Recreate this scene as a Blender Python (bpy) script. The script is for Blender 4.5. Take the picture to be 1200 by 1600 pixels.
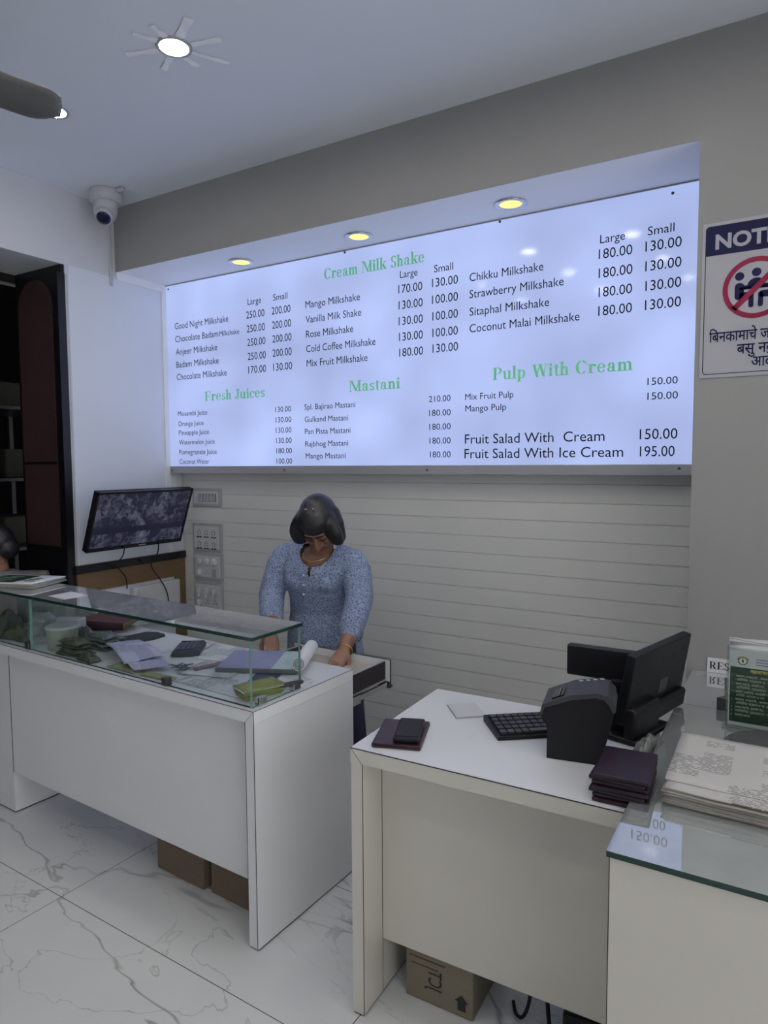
import bpy, bmesh, math, random
from math import sin, cos, pi, radians
from mathutils import Vector, Matrix

for _o in list(bpy.data.objects):
    bpy.data.objects.remove(_o)
SC = bpy.context.scene
COL = SC.collection

# ------------------------------------------------------------------ camera
cam_data = bpy.data.cameras.new('camera')
cam = bpy.data.objects.new('camera', cam_data)
COL.objects.link(cam)
CR = Vector((0.85823531, 0.5132272, -0.00547738))
CU = Vector((-0.03161855, 0.06351909, 0.99747962))
CF = Vector((-0.51228159, 0.85589904, -0.07074183))
mw = Matrix.Identity(4)
for i in range(3):
    mw[i][0] = CR[i]; mw[i][1] = CU[i]; mw[i][2] = -CF[i]
mw[0][3], mw[1][3], mw[2][3] = 3.2254, -3.092, 1.5231
cam.matrix_world = mw
cam_data.sensor_fit = 'VERTICAL'
cam_data.sensor_height = 24.0
cam_data.lens = 1062.187 / 1600.0 * 24.0
cam_data.clip_start = 0.02
cam_data.clip_end = 60
SC.camera = cam

# ------------------------------------------------------------------ world, exposure
SC.view_settings.view_transform = 'Standard'
SC.view_settings.look = 'None'
SC.view_settings.gamma = 1.0
SC.view_settings.use_curve_mapping = False
SC.view_settings.exposure = 0.27
W = bpy.data.worlds.new('world'); SC.world = W
W.use_nodes = True
W.node_tree.nodes['Background'].inputs[0].default_value = (0.95, 0.97, 1.0, 1)
# daylight, brightened towards +x as added fill from the right
_n = W.node_tree
_tc = _n.nodes.new('ShaderNodeTexCoord'); _sp = _n.nodes.new('ShaderNodeSeparateXYZ'); _mr = _n.nodes.new('ShaderNodeMapRange')
_mr.inputs[1].default_value = 0.05; _mr.inputs[2].default_value = 1.0; _mr.inputs[3].default_value = 0.06; _mr.inputs[4].default_value = 1.55
_n.links.new(_tc.outputs['Generated'], _sp.inputs[0]); _n.links.new(_sp.outputs[0], _mr.inputs[0])
_n.links.new(_mr.outputs[0], _n.nodes['Background'].inputs[1])
BOARD_STRENGTH = 0.76
BOARD_COL = (0.46, 0.56, 0.95)
LAMP_STRENGTH = 128.0
LAMP_COL = (1.0, 0.97, 0.92)

# ------------------------------------------------------------------ constants of the place
XL, XR = -0.1455, 2.9212          # left wall, right end of the recess
YS = -0.4531                      # face of the bulkhead and of the right wall
YB = -0.0963                      # lit face of the menu board
ZS, ZC = 2.6285, 2.9828           # soffit, ceiling
ZB = 1.4696                       # bottom of the menu board
HL, HD, HG = 0.77, 0.76, 0.7761   # left counter, desk, glass counter
rnd = random.Random(7)

# ------------------------------------------------------------------ materials
def _nt(name):
    m = bpy.data.materials.new(name); m.use_nodes = True
    nt = m.node_tree
    return m, nt, nt.nodes['Principled BSDF']

def nd(nt, typ, **kw):
    n = nt.nodes.new(typ)
    for k, v in kw.items():
        setattr(n, k, v)
    return n

def mathn(nt, op, a, b=None, c=None):
    n = nd(nt, 'ShaderNodeMath', operation=op)
    for i, x in enumerate((a, b, c)):
        if x is None: continue
        if hasattr(x, 'is_linked') or isinstance(x, bpy.types.NodeSocket):
            nt.links.new(x, n.inputs[i])
        else:
            n.inputs[i].default_value = x
    return n.outputs[0]

def mixc(nt, fac, a, b):
    n = nd(nt, 'ShaderNodeMix', data_type='RGBA')
    for s, x in ((n.inputs[0], fac), (n.inputs[6], a), (n.inputs[7], b)):
        if isinstance(x, bpy.types.NodeSocket): nt.links.new(x, s)
        elif isinstance(x, (int, float)): s.default_value = x
        else: s.default_value = (*x, 1)
    return n.outputs[2]

def M(name, col, rough=0.5, metal=0.0, spec=0.5, var=0.06, scale=8.0, bump=0.0, bscale=60.0, stretch=None, sheen=0.0):
    m, nt, b = _nt(name)
    tc = nd(nt, 'ShaderNodeTexCoord')
    src = tc.outputs['Object']
    if stretch:
        mp = nd(nt, 'ShaderNodeMapping'); mp.inputs['Scale'].default_value = stretch
        nt.links.new(src, mp.inputs[0]); src = mp.outputs[0]
    no = nd(nt, 'ShaderNodeTexNoise'); no.inputs['Scale'].default_value = scale
    no.inputs['Detail'].default_value = 4
    nt.links.new(src, no.inputs['Vector'])
    dark = tuple(c * (1 - var) for c in col); light = tuple(min(1, c * (1 + var)) for c in col)
    nt.links.new(mixc(nt, no.outputs['Fac'], dark, light), b.inputs['Base Color'])
    b.inputs['Roughness'].default_value = rough
    b.inputs['Metallic'].default_value = metal
    b.inputs['Specular IOR Level'].default_value = spec
    if bump > 0:
        n2 = nd(nt, 'ShaderNodeTexNoise'); n2.inputs['Scale'].default_value = bscale
        n2.inputs['Detail'].default_value = 5
        nt.links.new(src, n2.inputs['Vector'])
        bp = nd(nt, 'ShaderNodeBump'); bp.inputs['Strength'].default_value = bump
        bp.inputs['Distance'].default_value = 0.004
        nt.links.new(n2.outputs['Fac'], bp.inputs['Height'])
        nt.links.new(bp.outputs[0], b.inputs['Normal'])
    return m

def emis(name, col, strength, rough=0.4):
    m, nt, b = _nt(name)
    b.inputs['Base Color'].default_value = (*[min(1, c) * 0.8 for c in col], 1)
    b.inputs['Emission Color'].default_value = (*col, 1)
    b.inputs['Emission Strength'].default_value = strength
    b.inputs['Roughness'].default_value = rough
    return m

def glassy(name, tint, ior=1.45, gain=1.0, dust=0.0):
    m = bpy.data.materials.new(name); m.use_nodes = True
    nt = m.node_tree
    nt.nodes.remove(nt.nodes['Principled BSDF'])
    out = nt.nodes['Material Output']
    tr = nd(nt, 'ShaderNodeBsdfTransparent'); tr.inputs[0].default_value = (*tint, 1)
    gl = nd(nt, 'ShaderNodeBsdfGlossy'); gl.inputs['Roughness'].default_value = 0.02
    fr = nd(nt, 'ShaderNodeFresnel'); fr.inputs['IOR'].default_value = ior
    f = mathn(nt, 'MULTIPLY', fr.outputs[0], gain)
    f = mathn(nt, 'MINIMUM', f, 1.0)
    ge = nd(nt, 'ShaderNodeNewGeometry')
    f = mathn(nt, 'MULTIPLY', f, mathn(nt, 'SUBTRACT', 1.0, ge.outputs['Backfacing']))
    mx = nd(nt, 'ShaderNodeMixShader')
    nt.links.new(f, mx.inputs[0]); nt.links.new(tr.outputs[0], mx.inputs[1]); nt.links.new(gl.outputs[0], mx.inputs[2])
    sh = mx.outputs[0]
    if dust:                                        # a film of dust and wiping marks
        df = nd(nt, 'ShaderNodeBsdfDiffuse'); df.inputs[0].default_value = (0.80, 0.83, 0.84, 1)
        tc = nd(nt, 'ShaderNodeTexCoord'); no = nd(nt, 'ShaderNodeTexNoise')
        no.inputs['Scale'].default_value = 16; no.inputs['Detail'].default_value = 5; no.inputs['Distortion'].default_value = 0.6
        nt.links.new(tc.outputs['Object'], no.inputs['Vector'])
        d = mathn(nt, 'MULTIPLY', mathn(nt, 'MULTIPLY_ADD', no.outputs['Fac'], 1.4, 0.3), dust)
        m2 = nd(nt, 'ShaderNodeMixShader')
        nt.links.new(d, m2.inputs[0]); nt.links.new(sh, m2.inputs[1]); nt.links.new(df.outputs[0], m2.inputs[2])
        sh = m2.outputs[0]
    nt.links.new(sh, out.inputs[0])
    return m

def printed(name, paper, ink, scale=90.0, amount=0.5, axis=1, rough=0.7):
    """paper with rows of fine print"""
    m, nt, b = _nt(name)
    tc = nd(nt, 'ShaderNodeTexCoord')
    sep = nd(nt, 'ShaderNodeSeparateXYZ'); nt.links.new(tc.outputs['Object'], sep.inputs[0])
    along = sep.outputs[1 - axis]; across = sep.outputs[axis]
    rows = mathn(nt, 'MULTIPLY', across, scale)
    line = mathn(nt, 'LESS_THAN', mathn(nt, 'FRACT', rows), 0.42)
    cmb = nd(nt, 'ShaderNodeCombineXYZ')
    nt.links.new(mathn(nt, 'MULTIPLY', along, scale * 0.55), cmb.inputs[0])
    nt.links.new(mathn(nt, 'MULTIPLY', mathn(nt, 'FLOOR', rows), 3.7), cmb.inputs[1])
    no = nd(nt, 'ShaderNodeTexNoise'); no.inputs['Scale'].default_value = 1.0
    nt.links.new(cmb.outputs[0], no.inputs['Vector'])
    word = mathn(nt, 'GREATER_THAN', no.outputs['Fac'], 0.44)
    c2 = nd(nt, 'ShaderNodeCombineXYZ')
    nt.links.new(mathn(nt, 'FLOOR', mathn(nt, 'MULTIPLY', along, 16.0)), c2.inputs[0])
    nt.links.new(mathn(nt, 'FLOOR', mathn(nt, 'MULTIPLY', across, 26.0)), c2.inputs[1])
    wn = nd(nt, 'ShaderNodeTexWhiteNoise'); nt.links.new(c2.outputs[0], wn.inputs['Vector'])
    block = mathn(nt, 'LESS_THAN', wn.outputs['Value'], amount)
    k = mathn(nt, 'MULTIPLY', mathn(nt, 'MULTIPLY', line, word), block)
    nt.links.new(mixc(nt, k, paper, ink), b.inputs['Base Color'])
    b.inputs['Roughness'].default_value = rough
    return m

def lin(r, g, b):
    f = lambda c: (c / 255 / 12.92) if c / 255 <= 0.04045 else ((c / 255 + 0.055) / 1.055) ** 2.4
    return (f(r), f(g), f(b))

MAT = {}
MAT['paint_left_lit'] = M('wall_paint_lit', (0.66, 0.67, 0.70), 0.55, var=0.05, scale=2.0, bump=0.05, bscale=25)  # same paint as the other walls, lightened for the light it gets
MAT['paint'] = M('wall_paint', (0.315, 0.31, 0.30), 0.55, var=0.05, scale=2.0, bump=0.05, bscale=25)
MAT['ceiling'] = M('ceiling_paint_blue_lit', (0.80, 0.83, 0.89), 0.6, var=0.04, scale=1.5, bump=0.05, bscale=12)  # blue glow of the menu board is tinted into this white
MAT['soffit'] = M('soffit_laminate', (0.88, 0.88, 0.88), 0.35, var=0.02)
MAT['panelling'] = M('painted_panelling', (0.74, 0.735, 0.70), 0.42, var=0.04, scale=3.0, bump=0.03, bscale=40)
MAT['lam'] = M('white_laminate', (0.78, 0.78, 0.78), 0.34, var=0.03, scale=5.0)
MAT['lam_warm_lit'] = M('white_laminate_warm_lit', (0.67, 0.64, 0.565), 0.34, var=0.03, scale=5.0)  # same white laminate with warm light tinted into its colour
MAT['lam_top'] = M('white_laminate_top', (0.86, 0.86, 0.86), 0.22, var=0.02, scale=5.0)
MAT['joint'] = M('dark_joint', (0.02, 0.019, 0.018), 0.6)
MAT['panel_white'] = M('white_panel_laminate', (0.76, 0.79, 0.85), 0.35, var=0.03, scale=3)
MAT['wood_dark'] = M('near_black_wood', (0.006, 0.006, 0.008), 0.35, var=0.2, scale=10, stretch=(6, 6, 0.6))
MAT['maroon'] = M('maroon_board', (0.040, 0.017, 0.017), 0.6, var=0.25, scale=30)
MAT['ledge'] = M('black_polished_stone', (0.012, 0.012, 0.018), 0.15, var=0.2)
MAT['brown'] = M('brown_wood', (0.165, 0.100, 0.045), 0.45, var=0.18, scale=7, stretch=(4, 1, 8))
MAT['black_plastic'] = M('black_plastic', (0.006, 0.006, 0.008), 0.45, spec=0.3, var=0.1, bump=0.03, bscale=300)
MAT['black_gloss'] = M('black_gloss', (0.008, 0.008, 0.010), 0.15, var=0.1)
MAT['grey_plastic'] = M('charcoal_plastic', (0.035, 0.035, 0.040), 0.45, var=0.1)
MAT['tray'] = M('grey_tray_plastic', (0.075, 0.078, 0.078), 0.4, var=0.1)
MAT['white_plastic'] = M('white_plastic', (0.62, 0.62, 0.62), 0.35, var=0.03)
MAT['ivory'] = M('ivory_switch', (0.42, 0.42, 0.43), 0.4, var=0.05)
MAT['chrome'] = M('chrome', (0.65, 0.66, 0.68), 0.15, metal=1.0, var=0.02)
MAT['steel_dark'] = M('dark_steel', (0.10, 0.10, 0.11), 0.35, metal=0.7, var=0.1)
MAT['frame_alu'] = M('aluminium_frame', (0.42, 0.42, 0.44), 0.45, metal=0.2, var=0.05)
MAT['card'] = M('cardboard', (0.165, 0.120, 0.085), 0.85, var=0.12, scale=12, bump=0.08, bscale=60, stretch=(1, 1, 6))
MAT['card_grey'] = M('greyish_cardboard', (0.215, 0.185, 0.130), 0.85, var=0.12, scale=12, bump=0.08, bscale=60, stretch=(1, 1, 6))
MAT['card_ink'] = M('brown_print', (0.10, 0.045, 0.03), 0.8)
MAT['ink'] = M('dark_ink', (0.02, 0.02, 0.022), 0.7)
MAT['ink_board'] = M('menu_ink', (0.006, 0.006, 0.010), 0.6, spec=0.1)
MAT['green_ink'] = emis('green_backlit_ink', (0.11, 0.42, 0.22), 0.55)
MAT['paper'] = M('white_paper', (0.72, 0.72, 0.74), 0.75, var=0.03)
MAT['paper_print'] = printed('printed_paper', (0.70, 0.70, 0.72), (0.16, 0.16, 0.20), 230, 0.55, 1)
MAT['paper_print2'] = printed('printed_form', (0.66, 0.66, 0.68), (0.15, 0.15, 0.18), 190, 0.5, 0)
MAT['paper_lilac'] = printed('lilac_receipt', (0.66, 0.63, 0.80), (0.25, 0.22, 0.38), 260, 0.6, 0)
MAT['paper_aged'] = printed('worn_menu_sheet', (0.56, 0.54, 0.51), (0.16, 0.155, 0.15), 150, 0.50, 1)
MAT['paper_edge'] = M('paper_edge', (0.34, 0.31, 0.27), 0.8, var=0.15, scale=60)
MAT['paper_grey'] = M('grey_paper', (0.40, 0.40, 0.38), 0.8, var=0.1)
MAT['pad_lilac'] = M('lilac_pad', (0.28, 0.29, 0.46), 0.7, var=0.08)
MAT['pad_grey'] = M('grey_pad_edge', (0.12, 0.13, 0.15), 0.7)
MAT['pad_mint'] = printed('mint_form', (0.55, 0.66, 0.66), (0.3, 0.4, 0.45), 240, 0.5, 0)
MAT['navy'] = M('navy_card', (0.020, 0.022, 0.085), 0.5)
MAT['olive'] = M('yellow_green_slip', (0.30, 0.31, 0.10), 0.75, var=0.15, scale=30)
MAT['envelope'] = M('yellowish_envelope', (0.33, 0.33, 0.18), 0.8)
MAT['pink'] = M('dusty_pink_slip', (0.28, 0.17, 0.19), 0.8)
MAT['calc'] = M('blue_grey_plastic', (0.045, 0.052, 0.075), 0.5)
MAT['calc_key'] = M('calculator_keys', (0.09, 0.10, 0.14), 0.5)
MAT['folder'] = M('maroon_leatherette', (0.030, 0.009, 0.016), 0.32, var=0.2, scale=40, bump=0.10, bscale=160)
MAT['folder_dk'] = M('dark_plum_leatherette', (0.016, 0.007, 0.015), 0.4, var=0.2, scale=40, bump=0.12, bscale=160)
MAT['folder_old'] = M('faded_maroon_cover', (0.085, 0.030, 0.040), 0.6, var=0.2, scale=30)
MAT['folder_edge'] = M('tan_page_edge', (0.30, 0.24, 0.17), 0.7)
MAT['tub'] = M('cloudy_white_tub', (0.36, 0.39, 0.32), 0.45, var=0.06)
MAT['tub_lid'] = M('tub_lid', (0.55, 0.56, 0.55), 0.4)
MAT['bag'] = M('grey_polybag', (0.19, 0.20, 0.19), 0.16, spec=0.7, var=0.6, scale=22, bump=0.9, bscale=70, stretch=(1, 3, 1))  # strong streaky variation paints bright highlights into the colour
MAT['bag_green'] = M('olive_grey_polybag', (0.105, 0.115, 0.075), 0.16, spec=0.7, var=0.6, scale=22, bump=0.9, bscale=70, stretch=(1, 3, 1))  # highlight streaks painted in here too, over the olive base
MAT['leaf_green'] = M('leaflet_green', (0.014, 0.095, 0.030), 0.45, var=0.08)
MAT['leaf_green_dk'] = M('leaflet_dark_green', (0.010, 0.032, 0.012), 0.5)
MAT['leaf_yellow'] = M('leaflet_yellow', (0.62, 0.60, 0.10), 0.6)
MAT['leaf_pale'] = M('leaflet_pale_print', (0.42, 0.52, 0.40), 0.6)
MAT['gold'] = M('emblem_olive_gold', (0.30, 0.27, 0.09), 0.6)
MAT['bangle'] = M('gold_bangle', (0.80, 0.55, 0.20), 0.2, metal=1.0)
MAT['sign_white'] = M('notice_white', (0.44, 0.44, 0.47), 0.4, spec=0.2, var=0.02)
MAT['sign_navy'] = M('notice_navy', (0.008, 0.009, 0.050), 0.5, spec=0.15)
MAT['sign_red'] = M('notice_red', (0.25, 0.018, 0.055), 0.5, spec=0.15)
MAT['tape'] = M('silver_tape', (0.97, 0.97, 0.98), 0.35, var=0.02, scale=60, bump=0.1, bscale=90)
MAT['skin'] = M('skin', (0.235, 0.120, 0.078), 0.5, var=0.08, scale=20)
MAT['lips'] = M('lips', (0.20, 0.070, 0.060), 0.45)
MAT['hair'] = M('black_hair', (0.010, 0.009, 0.011), 0.38, var=0.35, scale=60, bump=0.35, bscale=120, stretch=(3, 1, 0.5))
MAT['navy_cloth'] = M('navy_cloth', (0.012, 0.016, 0.050), 0.85, var=0.15, scale=30)
MAT['grey_cloth'] = M('grey_cloth', (0.16, 0.155, 0.155), 0.9, var=0.15, scale=30)
MAT['fan'] = M('grey_fan_enamel', (0.13, 0.13, 0.12), 0.5, var=0.12, scale=6)
MAT['cam_white'] = M('camera_housing', (0.52, 0.52, 0.55), 0.4, var=0.03)
MAT['cam_glass'] = M('camera_window', (0.010, 0.012, 0.045), 0.08)
MAT['dark_room'] = M('dark_room_shade', (0.016, 0.015, 0.017), 0.8, var=0.2)  # the room's lack of light is put into this near-black colour
MAT['clutter'] = M('dusty_grey_goods_shaded', (0.040, 0.038, 0.032), 0.8, var=0.35, scale=20)  # goods darkened in colour to sink into the unlit room
MAT['drawer_side'] = M('dark_brown_drawer_side', (0.022, 0.014, 0.018), 0.5, var=0.15)
MAT['drawer_in'] = M('beige_drawer_lining', (0.42, 0.40, 0.34), 0.6, var=0.05)
MAT['glass'] = glassy('clear_glass', (0.95, 0.975, 0.965), 1.45, 1.3)
MAT['glass_top'] = glassy('case_top_glass', (0.90, 0.95, 0.95), 1.5, 4.2, 0.20)
MAT['glass_green'] = glassy('counter_glass', (0.93, 0.968, 0.955), 1.52, 5.0, 0.20)
MAT['clear'] = glassy('clear_plastic', (0.90, 0.93, 0.91), 1.5, 1.5, 0.02)
MAT['clear_haze'] = glassy('cloudy_plastic', (0.80, 0.84, 0.80), 1.5, 3.0, 0.16)
MAT['glass_edge'] = M('green_glass_edge', (0.014, 0.045, 0.036), 0.08, var=0.4, scale=25)
MAT['glass_edge_light'] = M('pale_glass_edge', (0.20, 0.34, 0.31), 0.1, var=0.3, scale=25)
MAT['lamp'] = emis('ceiling_lamp', LAMP_COL, LAMP_STRENGTH)
MAT['downlight'] = emis('warm_downlight', (1.0, 0.78, 0.20), 0.85)

def board_material():
    m, nt, b = _nt('backlit_acrylic')
    tc = nd(nt, 'ShaderNodeTexCoord')
    no = nd(nt, 'ShaderNodeTexNoise'); no.inputs['Scale'].default_value = 2.2; no.inputs['Detail'].default_value = 1.5
    nt.links.new(tc.outputs['Object'], no.inputs['Vector'])
    st = mathn(nt, 'MULTIPLY_ADD', no.outputs['Fac'], 0.75 * BOARD_STRENGTH, 0.60 * BOARD_STRENGTH)
    b.inputs['Base Color'].default_value = (0.05, 0.05, 0.055, 1)
    b.inputs['Roughness'].default_value = 0.07
    b.inputs['Specular IOR Level'].default_value = 0.09
    b.inputs['Emission Color'].default_value = (*BOARD_COL, 1)
    nt.links.new(st, b.inputs['Emission Strength'])
    return m
MAT['board'] = board_material()

def floor_material():
    m, nt, b = _nt('marble_tiles')
    tc = nd(nt, 'ShaderNodeTexCoord')
    mp = nd(nt, 'ShaderNodeMapping'); mp.inputs['Rotation'].default_value = (0, 0, radians(1.6))
    mp.inputs['Location'].default_value = (-1.055, 1.705, 0)
    nt.links.new(tc.outputs['Object'], mp.inputs[0])
    # rotate about the tile corner (1.055, -1.705)
    mp.vector_type = 'POINT'
    mp.inputs['Location'].default_value = (-1.055 * cos(radians(1.6)) - 1.705 * sin(radians(1.6)), -1.055 * sin(radians(1.6)) + 1.705 * cos(radians(1.6)), 0)
    sep = nd(nt, 'ShaderNodeSeparateXYZ'); nt.links.new(mp.outputs[0], sep.inputs[0])
    def grout(s, size):
        f = mathn(nt, 'FRACT', mathn(nt, 'DIVIDE', s, size))
        d = mathn(nt, 'MULTIPLY', mathn(nt, 'MINIMUM', f, mathn(nt, 'SUBTRACT', 1.0, f)), size)
        return mathn(nt, 'LESS_THAN', d, 0.0013)
    g = mathn(nt, 'MAXIMUM', grout(sep.outputs[0], 1.19), grout(sep.outputs[1], 0.567))
    # grey veins that run the same way over every tile
    def veins(scale, rot, width, seed, dist, sx):
        q = nd(nt, 'ShaderNodeMapping'); q.inputs['Rotation'].default_value = (0, 0, rot)
        q.inputs['Scale'].default_value = (sx, 1, 1); q.inputs['Location'].default_value = (seed, seed * .7, 0)
        nt.links.new(mp.outputs[0], q.inputs[0])
        n = nd(nt, 'ShaderNodeTexNoise'); n.inputs['Scale'].default_value = scale
        n.inputs['Detail'].default_value = 5; n.inputs['Roughness'].default_value = 0.55
        n.inputs['Distortion'].default_value = dist
        nt.links.new(q.outputs[0], n.inputs['Vector'])
        a = mathn(nt, 'ABSOLUTE', mathn(nt, 'SUBTRACT', n.outputs['Fac'], 0.5))
        r = nd(nt, 'ShaderNodeMapRange'); r.inputs[1].default_value = 0.0; r.inputs[2].default_value = width
        r.inputs[3].default_value = 1.0; r.inputs[4].default_value = 0.0
        nt.links.new(a, r.inputs[0])
        return r.outputs[0]
    v1 = veins(1.5, radians(62), 0.007, 3.1, 0.6, 0.30)
    v2 = veins(3.4, radians(50), 0.006, 8.7, 0.9, 0.35)
    mk = nd(nt, 'ShaderNodeTexNoise'); mk.inputs['Scale'].default_value = 2.2
    nt.links.new(mp.outputs[0], mk.inputs['Vector'])
    msk = nd(nt, 'ShaderNodeMapRange'); msk.inputs[1].default_value = 0.30; msk.inputs[2].default_value = 0.6
    nt.links.new(mk.outputs['Fac'], msk.inputs[0])
    v = mathn(nt, 'MAXIMUM', v1, mathn(nt, 'MULTIPLY', v2, 0.6))
    v = mathn(nt, 'MULTIPLY', mathn(nt, 'MULTIPLY', v, msk.outputs[0]), 0.75)
    cl = nd(nt, 'ShaderNodeTexNoise'); cl.inputs['Scale'].default_value = 3.0; cl.inputs['Detail'].default_value = 4
    nt.links.new(mp.outputs[0], cl.inputs['Vector'])
    base = mixc(nt, cl.outputs['Fac'], (0.63, 0.64, 0.64), (0.74, 0.74, 0.72))
    c = mixc(nt, v, base, (0.17, 0.17, 0.175))
    c = mixc(nt, g, c, (0.045, 0.045, 0.045))
    nt.links.new(c, b.inputs['Base Color'])
    b.inputs['Roughness'].default_value = 0.22
    b.inputs['Specular IOR Level'].default_value = 0.4
    return m
MAT['floor'] = floor_material()

def kurta_material():
    m, nt, b = _nt('embroidered_blue_cotton')
    tc = nd(nt, 'ShaderNodeTexCoord')
    no = nd(nt, 'ShaderNodeTexNoise'); no.inputs['Scale'].default_value = 25; no.inputs['Detail'].default_value = 3
    nt.links.new(tc.outputs['Object'], no.inputs['Vector'])
    ad = nd(nt, 'ShaderNodeVectorMath', operation='MULTIPLY_ADD')
    nt.links.new(no.outputs['Color'], ad.inputs[0]); ad.inputs[1].default_value = (0.03, 0.03, 0.03)
    nt.links.new(tc.outputs['Object'], ad.inputs[2])
    vo = nd(nt, 'ShaderNodeTexVoronoi', feature='DISTANCE_TO_EDGE'); vo.inputs['Scale'].default_value = 88
    nt.links.new(ad.outputs[0], vo.inputs['Vector'])
    r = nd(nt, 'ShaderNodeMapRange'); r.inputs[1].default_value = 0.05; r.inputs[2].default_value = 0.22
    r.inputs[3].default_value = 1; r.inputs[4].default_value = 0
    nt.links.new(vo.outputs['Distance'], r.inputs[0])
    nt.links.new(mixc(nt, r.outputs[0], (0.115, 0.160, 0.285), (0.33, 0.39, 0.53)), b.inputs['Base Color'])
    b.inputs['Roughness'].default_value = 0.85
    bp = nd(nt, 'ShaderNodeBump'); bp.inputs['Strength'].default_value = 0.3; bp.inputs['Distance'].default_value = 0.002
    nt.links.new(r.outputs[0], bp.inputs['Height']); nt.links.new(bp.outputs[0], b.inputs['Normal'])
    return m
MAT['kurta'] = kurta_material()

def cctv_material():
    """a dim screen tiled with camera pictures"""
    m, nt, b = _nt('cctv_screen')
    tc = nd(nt, 'ShaderNodeTexCoord')
    n1 = nd(nt, 'ShaderNodeTexNoise'); n1.inputs['Scale'].default_value = 11; n1.inputs['Detail'].default_value = 3
    n2 = nd(nt, 'ShaderNodeTexNoise'); n2.inputs['Scale'].default_value = 38; n2.inputs['Detail'].default_value = 4
    n2.inputs['Distortion'].default_value = 0.8
    nt.links.new(tc.outputs['Object'], n1.inputs['Vector']); nt.links.new(tc.outputs['Object'], n2.inputs['Vector'])
    s = mathn(nt, 'MULTIPLY', n1.outputs['Fac'], n2.outputs['Fac'])
    r = nd(nt, 'ShaderNodeMapRange'); r.inputs[1].default_value = 0.22; r.inputs[2].default_value = 0.46
    nt.links.new(s, r.inputs[0])
    sep = nd(nt, 'ShaderNodeSeparateXYZ'); nt.links.new(tc.outputs['Object'], sep.inputs[0])
    # dark band between the upper row of pictures and the lower one
    band = mathn(nt, 'LESS_THAN', mathn(nt, 'ABSOLUTE', mathn(nt, 'ADD', sep.outputs[2], 0.055)), 0.016)
    c = mixc(nt, r.outputs[0], (0.012, 0.013, 0.045), (0.19, 0.20, 0.27))
    c = mixc(nt, band, c, (0.008, 0.008, 0.035))
    nt.links.new(c, b.inputs['Emission Color']); b.inputs['Emission Strength'].default_value = 0.40
    b.inputs['Base Color'].default_value = (0.01, 0.01, 0.015, 1)
    b.inputs['Roughness'].default_value = 0.25
    return m
MAT['cctv'] = cctv_material()

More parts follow.
